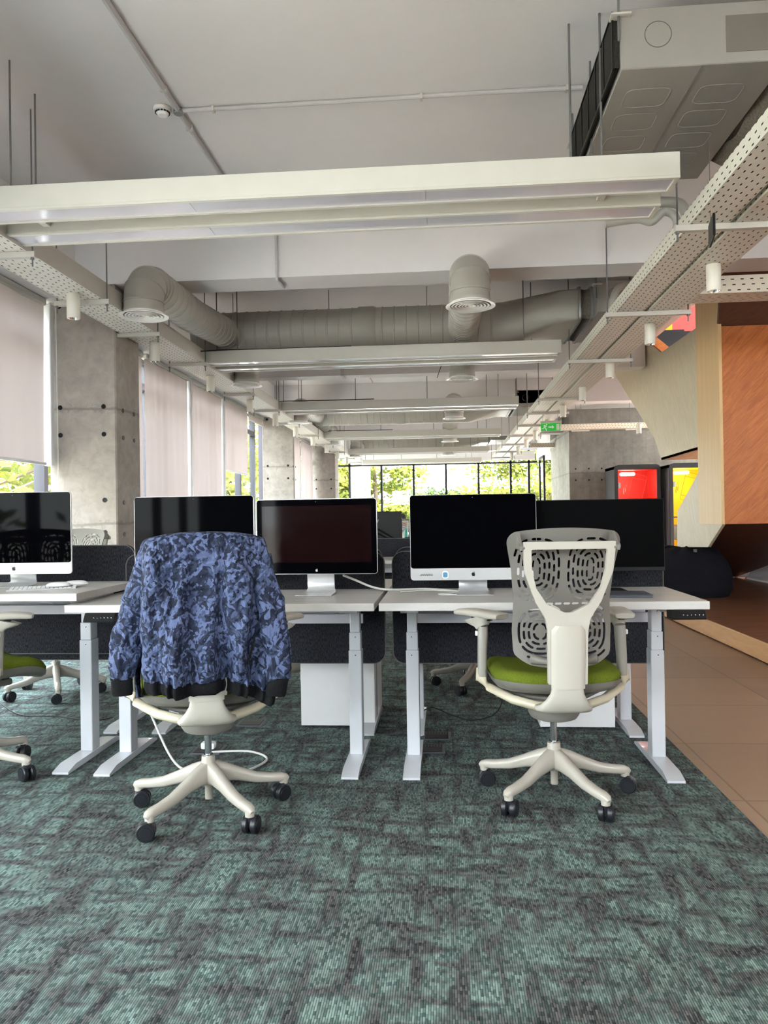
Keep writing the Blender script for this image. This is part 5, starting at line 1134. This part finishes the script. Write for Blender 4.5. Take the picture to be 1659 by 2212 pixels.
def floor_box(x, y, label, plug=False):
    t = thing('floor_socket_box', label, 'floor socket', (x, y, 0), 0, 'floor socket boxes')
    MB().box(-0.075, 0.075, -0.075, 0.075, 0.0, 0.006, 0.003, 1).build('socket_frame', 'booth_g', t)
    MB().box(-0.06, 0.06, -0.06, 0.06, 0.0055, 0.008, 0.001, 1).build('socket_plate', 'black', t)
    m = MB()
    for k in range(8): m.box(-0.055+k*0.0145, -0.050+k*0.0145, 0.01, 0.05, 0.0078, 0.0088)
    m.build('socket_vents', 'trim', t, smooth=False)
    if plug: tag(MB().box(-0.035+x, 0.035+x, -0.022+y, 0.022+y, 0.009, 0.042, 0.008, 2).build('power_plug', 'ceramic'), 'white plug in the floor socket behind the jacket chair', 'plug')
floor_box(-1.19, 3.75, 'floor socket box with a white plug behind the jacket chair', True); floor_box(-1.10, 4.25, 'dark floor socket box further behind the jacket chair'); floor_box(-0.09, 3.80, 'dark floor socket box between the middle desk legs, nearer one'); floor_box(-0.06, 4.02, 'dark floor socket box between the middle desk legs, farther one')

# ------------------------------------------------------------------ right side: platform, geometric wooden pod, bean bag
pf = thing('wooden_platform', 'raised wooden platform with a pale edge on the right', 'platform', (3.4, 8.0, 0))
MB().box(-1.0, 1.6, -8.5, 4.0, 0.0, 0.154, 0.004, 1).build('platform_deck', 'plat', pf); MB().box(-1.015, -0.999, -8.5, 4.0, 0.008, 0.156, 0.004, 1).build('platform_edge', 'plat_edge', pf)
pod = thing('wood_clad_pod', 'geometric pod clad in orange, maple and pale veneer panels above the platform', 'pod', (3.4, 8.0, 0)); O = Vector((3.4, 8.0, 0))
def pan(name, pts, ext, mat, parent=None): return MB().prism([Vector(p)-O for p in pts], ext).build(name, mat, parent or pod, smooth=False)
pan('orange_panel', [(2.79, 8.0, 1.022), (4.38, 8.0, 1.022), (4.38, 8.0, 3.02), (2.79, 8.0, 3.02)], (0, 0.04, 0), 'orange')
pan('upper_panel', [(2.79, 8.02, 3.02), (4.38, 8.02, 3.02), (4.38, 7.35, CEIL), (2.62, 7.35, CEIL)], (0, 0.04, 0.01), 'brown')
pan('corner_strip', [(2.783, 7.995, 1.020), (2.793, 8.72, 1.020), (2.793, 8.72, CEIL), (2.783, 7.995, CEIL)], (0.03, 0, 0), 'strip')
X0 = 2.88
pan('upper_side_panel', [(X0, 8.72, 1.86), (X0, 10.466, 1.845), (X0-0.0, 10.789, 2.171), (X0, 10.348, 3.259), (X0, 8.72, 3.235)], (0.035, 0, 0), 'pale')
pan('upper_side_panel', [(X0, 10.789, 2.171), (X0-0.03, 13.244, 3.578), (X0-0.03, 13.3, CEIL), (X0-0.02, 11.2, CEIL), (X0, 10.45, 3.28), (X0, 10.348, 3.259)], (0.035, 0, 0), 'pale')
pan('opening_reveal', [(X0, 10.348, 3.259), (X0, 11.2, CEIL), (X0+0.16, 11.2, CEIL), (X0+0.16, 10.348, 3.259)], (0, 0.01, -0.02), 'orange')
pan('soffit_panel', [(X0, 8.72, 1.86), (X0, 10.466, 1.845), (4.3, 10.466, 1.845), (4.3, 8.72, 1.86)], (0, 0, 0.03), 'orange')
pan('lower_side_panel', [(2.800, 8.021, 1.020), (2.816, 8.52, 0.767), (2.852, 9.735, 0.717), (2.851, 9.707, 1.156), (2.825, 8.82, 1.581), (2.824, 8.74, 1.585), (2.823, 8.74, 1.020)], (0.03, 0, 0), 'pale')
pan('slanted_underside', [(2.832, 8.045, 1.018), (4.38, 8.045, 1.018), (4.38, 12.0, 0.156), (2.96, 12.0, 0.156)], (0, 0.012, 0.03), 'brown')
# inside of the pod seen through the opening
ins = thing('pod_interior', 'red and yellow walls with black steps seen through the opening in the pale panels', 'interior wall', (3.6, 12.8, 0))
MB().box(0.22, 2.2, 0.30, 0.34, 3.66, 5.4).build('red_wall', 'salmon', ins, smooth=False); MB().box(-0.25, 0.22, 0.30, 0.34, 3.66, 5.4).build('yellow_wall', 'yellow', ins, smooth=False)
MB().box(0.10, 2.2, 0.06, 0.30, 3.66, 4.08).build('red_parapet', 'red', ins, smooth=False)
for k in range(4): MB().box(-0.4, 0.28+0.10*k, -0.14-0.2*k, 0.06-0.2*k, 3.66, 4.08-0.075*k).build('stair_step', 'stair', ins, smooth=False)
# white slanted shelving
sh = thing('slanted_shelf', 'white angular shelving with a slanted side at the right edge of the platform', 'shelf', (4.40, 10.9, 0.154))
def sp(pts, name, mat='leg_m', ext=(0.30, 0, 0)): MB().prism(pts, ext).build(name, mat, sh, smooth=False)
sp([(0, 0.83, 0.0), (0, 0.79, 0.0), (0, -1.05, 1.30), (0, -1.05, 1.36)], 'slanted_side'); sp([(0, 0.83, 0), (0, -1.9, 0), (0, -1.9, 0.03), (0, 0.79, 0.03)], 'base_board')
sp([(0, -0.02, 0.03), (0, -0.06, 0.03), (0, -0.06, 0.60), (0, -0.02, 0.57)], 'divider_board'); sp([(0, -0.06, 0.60), (0, -1.9, 0.60), (0, -1.9, 0.57), (0, -0.06, 0.57)], 'shelf_board')
MB().box(0.28, 0.30, -1.9, 0.8, 0.0, 1.3).build('back_board', 'booth_g2', sh, smooth=False) if False else None
M['shelf_back'] = plain('grey_shelf_back', (150, 148, 156), 0.6); MB().prism([(0.29, 0.8, 0.02), (0.29, -1.9, 0.02), (0.29, -1.9, 1.36), (0.29, -1.05, 1.32)], (0.01, 0, 0)).build('back_board', 'shelf_back', sh, smooth=False)
# bean bag
bb = thing('bean_bag', 'large black bean bag sitting on the wooden platform', 'bean bag', (2.90, 9.5, 0.154))
def bean(u, v):
    a = 2*PI*u; t = np.linspace(0, 1, 11)
    r = float(np.interp(v, t, [0.0, 0.11, 0.20, 0.29, 0.37, 0.44, 0.485, 0.505, 0.50, 0.455, 0.0])); z = float(np.interp(v, t, [0.545, 0.568, 0.572, 0.548, 0.500, 0.420, 0.320, 0.200, 0.080, 0.0, 0.0]))
    k = max(0.0, 1-abs(v-0.25)/0.22); cr = abs(math.sin(a*4.5+0.6))
    z += k*(0.030*cr-0.012)+0.012*k*math.sin(a*13+1)+0.008*nz(math.cos(a)*3, math.sin(a)*3, v*5); r *= 1+0.05*k*(cr-0.5)+0.02*nz(math.cos(a)*2, math.sin(a)*2, v*3)
    if v > 0.88: z = max(0.0, z if v < 0.9 else 0.0)
    return Vector((r*math.cos(a), r*math.sin(a)*0.92, max(z, 0.0)))
m = MB(); m.grid(bean, 110, 60, wrapu=True); m.build('bag_body', 'bean', bb, ang=180)
MB().box(-0.02, 0.02, -0.30, -0.28, 0.525, 0.562, 0.004, 1).build('fabric_tag', 'trim', bb)

# ------------------------------------------------------------------ phone booths
def booth(x0, x1, yf, wallm, label):
    w_ = x1-x0; D = 1.0; t = thing('phone_booth', label, 'phone booth', ((x0+x1)/2, yf, 0), 0, 'phone booths by the concrete wall'); h = w_/2; Hh = 2.22
    m = MB(); f = 0.075
    m.prism([( -h, 0.0, 0.03)]+[(-h, 0, Hh-0.08), (-h+0.03, 0, Hh-0.02), (-h+0.09, 0, Hh), (h-0.09, 0, Hh), (h-0.03, 0, Hh-0.02), (h, 0, Hh-0.08), (h, 0, 0.03), (h-f, 0, 0.03), (h-f, 0, Hh-f-0.03), (-h+f, 0, Hh-f-0.03), (-h+f, 0, 0.03)], (0, 0.05, 0)); m.build('front_frame', 'booth', t)
    for s_ in (-1, 1): MB().box(s_*h-0.03 if s_ > 0 else -h, h if s_ > 0 else -h+0.03, 0.05, D, 0.03, Hh-0.04).build('outer_side', 'booth_g' if s_ < 0 else 'booth', t, smooth=False)
    for s_ in (-1, 1): MB().box(min(s_*(h-0.035), s_*(h-0.06)), max(s_*(h-0.035), s_*(h-0.06)), 0.05, D-0.05, 0.06, Hh-0.1).build('inner_side', wallm, t, smooth=False)
    MB().box(-h+0.035, h-0.035, D-0.06, D-0.03, 0.06, Hh-0.1).build('inner_back', wallm, t, smooth=False); MB().box(-h, h, 0.05, D, Hh-0.10, Hh-0.03).build('roof', 'booth', t, smooth=False)
    MB().box(-h+0.06, h-0.06, 0.05, D-0.06, Hh-0.115, Hh-0.102).build('inner_ceiling', wallm, t, smooth=False)
    MB().box(-h+0.03, h-0.03, 0.05, D, 0.02, 0.07).build('booth_floor', 'booth', t, smooth=False); MB().box(-h+f, h-f, 0.018, 0.028, 0.06, Hh-f-0.03).build('glass_door', 'glass', t, smooth=False)
    MB().box(-h+f, -h+f+0.05, -0.012, 0.012, 1.70, 1.82, 0.004, 1).build('door_hinge', 'steel', t)
    # lamp on the back wall top
    l = MB(); l.prism(rr_pts(0.34, 0.075, 0.036, 6), (0, 0.03, 0)); lo = l.build('booth_lamp', 'lightw', t, (-0.12, 0.42, Hh-0.19))
    li = bpy.data.lights.new('booth_light', 'POINT'); li.energy = 9; li.shadow_soft_size = 0.12; li.color = (1.0, 0.93, 0.85); q = bpy.data.objects.new('booth_light', li); COL.objects.link(q); q.parent = t; q.location = (-0.12, 0.36, Hh-0.40)
    # printed phone drawing and sound arcs on the inner right wall / back wall
    m = MB(); yb = D-0.062; c = Vector((0.22, 0, 1.72)); a = R_(-14)
    def line(pts, r=0.010): m.sweep([((c.x+x*math.cos(a)-z*math.sin(a), yb, c.z+x*math.sin(a)+z*math.cos(a)), r, 0.003) for x, z in pts], up=(0, 0, 1), n=6)
    def out(w2, h2, r): 
        pts = [(w2-r+r*math.cos(R_(q)), h2-r+r*math.sin(R_(q))) for q in (0, 30, 60, 90)]+[(-w2+r+r*math.cos(R_(q)), h2-r+r*math.sin(R_(q))) for q in (90, 120, 150, 180)]+[(-w2+r+r*math.cos(R_(q)), -h2+r+r*math.sin(R_(q))) for q in (180, 210, 240, 270)]+[(w2-r+r*math.cos(R_(q)), -h2+r+r*math.sin(R_(q))) for q in (270, 300, 330, 360)]; return pts+[pts[0]]
    line(out(0.16, 0.32, 0.04)); line([(-0.16, 0.22), (0.16, 0.22)]); line([(-0.16, -0.22), (0.16, -0.22)])
    for rr in (0.10, 0.16): line([(-0.20-rr*0.35-0.5*rr*math.cos(R_(q))*0.5, -0.05+rr*math.sin(R_(q))) for q in range(-70, 80, 20)])
    m.build('phone_drawing', 'drawing_' + wallm, t, ang=60)
    return t
M['drawing_red'] = plain('pale_red_print', (250, 140, 120), 0.6); M['drawing_yellow'] = plain('brown_print', (150, 120, 50), 0.6)
tb_r = booth(3.78, 4.78, 17.45, 'red', 'red lined phone booth before the concrete wall'); tb_y = booth(4.90, 5.90, 17.2, 'yellow', 'yellow lined phone booth beside the red one, half hidden by the pod')
MB().box(-0.38, -0.15, 0.55, 0.60, 1.02, 1.05).build('booth_shelf', 'booth', tb_y, smooth=False)
stl = thing('bar_stool', 'grey moulded stool inside the yellow phone booth', 'stool', (5.18, 17.62, 0.07))
MB().grid(lambda u, v: Vector((0.20*math.sin(2*PI*u)*(0.6+0.4*math.sin(v*PI/2)), 0.18*math.cos(2*PI*u)*(0.6+0.4*math.sin(v*PI/2)), 0.50+0.05*v+(0.30*v*max(0, math.cos(2*PI*u))**0.5 if v > 0 else 0))), 30, 8, wrapu=True) if False else None
m = MB(); m.grid(lambda u, v: Vector((0.21*math.sin(PI*(u-0.5)*1.5)*(0.55+0.45*v), 0.19*math.cos(PI*(u-0.5)*1.5)*(0.55+0.45*v), 0.47+0.33*v*(1-0.35*(2*u-1)**4))), 26, 8); s_ = m.build('stool_shell', 'plastic_g', stl, ang=80); s_.modifiers.new('thick', 'SOLIDIFY').thickness = 0.015
MB().lathe([(0.0, 0.46), (0.17, 0.465), (0.19, 0.48), (0.17, 0.495), (0.0, 0.49)], n=28).build('seat', 'plastic_g', stl); MB().cyl((0, 0, 0.0), (0, 0, 0.47), 0.022, n=14).lathe([(0.0, 0.02), (0.19, 0.006), (0.20, 0.0), (0.0, 0.0)], n=28).build('pedestal', 'chrome', stl)

# ------------------------------------------------------------------ person far down the room, seen from behind above the screens
pc = place_chair(-0.955, 17.05, 0, 20, 'distant task chair carrying the far seated person')
pe = thing('person', 'distant seated person with black hair and pale striped shirt, seen from behind in the gap', 'person', (-0.955, 17.09, 0))
def skin_mesh(name, verts, edges, radii, mat, parent, sub=2):
    me = bpy.data.meshes.new(name); me.from_pydata(verts, edges, []); o = bpy.data.objects.new(name, me); COL.objects.link(o)
    md = o.modifiers.new('skin', 'SKIN'); md.use_smooth_shade = True
    for i, r in enumerate(radii): me.skin_vertices[0].data[i].radius = (r, r) if not isinstance(r, tuple) else r
    me.skin_vertices[0].data[0].use_root = True
    o.modifiers.new('sub', 'SUBSURF').levels = sub; o.modifiers['sub'].render_levels = sub
    dg = bpy.context.evaluated_depsgraph_get(); dg.update(); me2 = bpy.data.meshes.new_from_object(o.evaluated_get(dg)); COL.objects.unlink(o); bpy.data.objects.remove(o)
    me2.materials.clear(); me2.materials.append(M[mat]); me2.polygons.foreach_set('use_smooth', [True]*len(me2.polygons)); q = bpy.data.objects.new(name, me2); COL.objects.link(q)
    if parent: q.parent = parent
    return q
# body (skin): pelvis root, spine, neck, head, arms with hands, legs; leaning forward over a desk
V = [(0, 0.0, 0.58), (0, 0.03, 0.72), (0, 0.10, 0.86), (0, 0.16, 0.96), (0, 0.20, 1.03), (0, 0.235, 1.08), (0, 0.245, 1.13),
     (-0.17, 0.15, 0.93), (-0.22, 0.20, 0.76), (-0.16, 0.42, 0.77), (-0.14, 0.50, 0.775), (0.17, 0.15, 0.93), (0.22, 0.20, 0.76), (0.16, 0.42, 0.77), (0.14, 0.50, 0.775),
     (-0.10, 0.02, 0.57), (-0.11, 0.40, 0.56), (-0.11, 0.42, 0.10), (-0.11, 0.52, 0.04), (0.10, 0.02, 0.57), (0.11, 0.40, 0.56), (0.11, 0.42, 0.10), (0.11, 0.52, 0.04)]
Ed = [(0, 1), (1, 2), (2, 3), (3, 4), (4, 5), (5, 6), (3, 7), (7, 8), (8, 9), (9, 10), (3, 11), (11, 12), (12, 13), (13, 14), (0, 15), (15, 16), (16, 17), (17, 18), (0, 19), (19, 20), (20, 21), (21, 22)]
Rd = [0.13, 0.125, 0.135, 0.10, 0.05, 0.085, 0.085, 0.058, 0.043, 0.030, 0.026, 0.058, 0.043, 0.030, 0.026, 0.085, 0.065, 0.042, 0.035, 0.085, 0.065, 0.042, 0.035]
bd = skin_mesh('body', V, Ed, Rd, 'skin', pe)
skin_mesh('shirt', [V[0], V[1], V[2], V[3], (0, 0.18, 0.99), V[7], V[8], (-0.20, 0.28, 0.765), V[11], V[12], (0.20, 0.28, 0.765)], [(0, 1), (1, 2), (2, 3), (3, 4), (3, 5), (5, 6), (6, 7), (3, 8), (8, 9), (9, 10)], [0.142, 0.138, 0.15, 0.115, 0.06, 0.070, 0.054, 0.048, 0.070, 0.054, 0.048], 'shirt', pe)
skin_mesh('trousers', [V[0], V[15], V[16], V[17], V[19], V[20], V[21]], [(0, 1), (1, 2), (2, 3), (0, 4), (4, 5), (5, 6)], [0.145, 0.095, 0.075, 0.055, 0.095, 0.075, 0.055], 'trousers', pe)
m = MB(); m.grid(lambda u, v: Vector((0.088*math.cos(2*PI*u)*math.sin(PI*v*0.62+0.02), 0.232+0.10*math.sin(2*PI*u)*math.sin(PI*v*0.62+0.02)-0.006, 1.105+0.105*math.cos(PI*v*0.62)+0.004*math.sin(u*60))), 30, 14, wrapu=True); m.build('hair', 'hair', pe, ang=180)
for s_ in (-1, 1):
    MB().lathe([(0.0, 0.02), (0.012, 0.016), (0.018, 0.0), (0.010, -0.022), (0.0, -0.024)], n=12, sx=0.5).build('ear', 'skin', bd, (s_*0.086, 0.23, 1.09))
    for k in range(5):
        b = Vector((s_*0.14+(k-2)*0.016*(1 if k else 1.4), 0.515 if k else 0.49, 0.777)); L_ = [0.045, 0.070, 0.078, 0.072, 0.058][k] if True else 0; d = Vector((-s_*0.03 if k == 0 else (k-2)*0.002, L_, -0.006)) if s_ > 0 else Vector((0.03 if k == 0 else (k-2)*0.002, L_, -0.006))
        MB().sweep([(b, 0.009, 0.009), (b+d*0.5+Vector((0, 0, 0.007)), 0.0085, 0.0085), (b+d, 0.006, 0.006)], n=8).build('finger', 'skin', bd)
MB().sweep([((0, 0.32, 1.11), 0.010, 0.012), ((0, 0.336, 1.09), 0.013, 0.008), ((0, 0.322, 1.078), 0.010, 0.005)], up=(0, 1, 0), n=8).build('nose', 'skin', bd); MB().box(-0.022, 0.022, 0.316, 0.322, 1.050, 1.056, 0.002, 1).build('mouth', 'salmon', bd)
desk(-1.64, 17.32, 0.73, 'distant white desk in front of the far seated person')
bo = thing('bottle', 'teal bottle on a divider-level desk behind the gap between the screens', 'bottle', (-0.72, 14.2, 0.73))
MB().lathe([(0.0, 0), (0.036, 0), (0.038, 0.01), (0.038, 0.12), (0.030, 0.15), (0.016, 0.17), (0.016, 0.185)], n=24).build('bottle_body', 'teal', bo); MB().lathe([(0.018, 0.18), (0.018, 0.20), (0.0, 0.202)], n=20).build('bottle_cap', 'teal', bo)
desk(-1.64, 14.0, 0.73, 'distant white desk carrying the teal bottle')
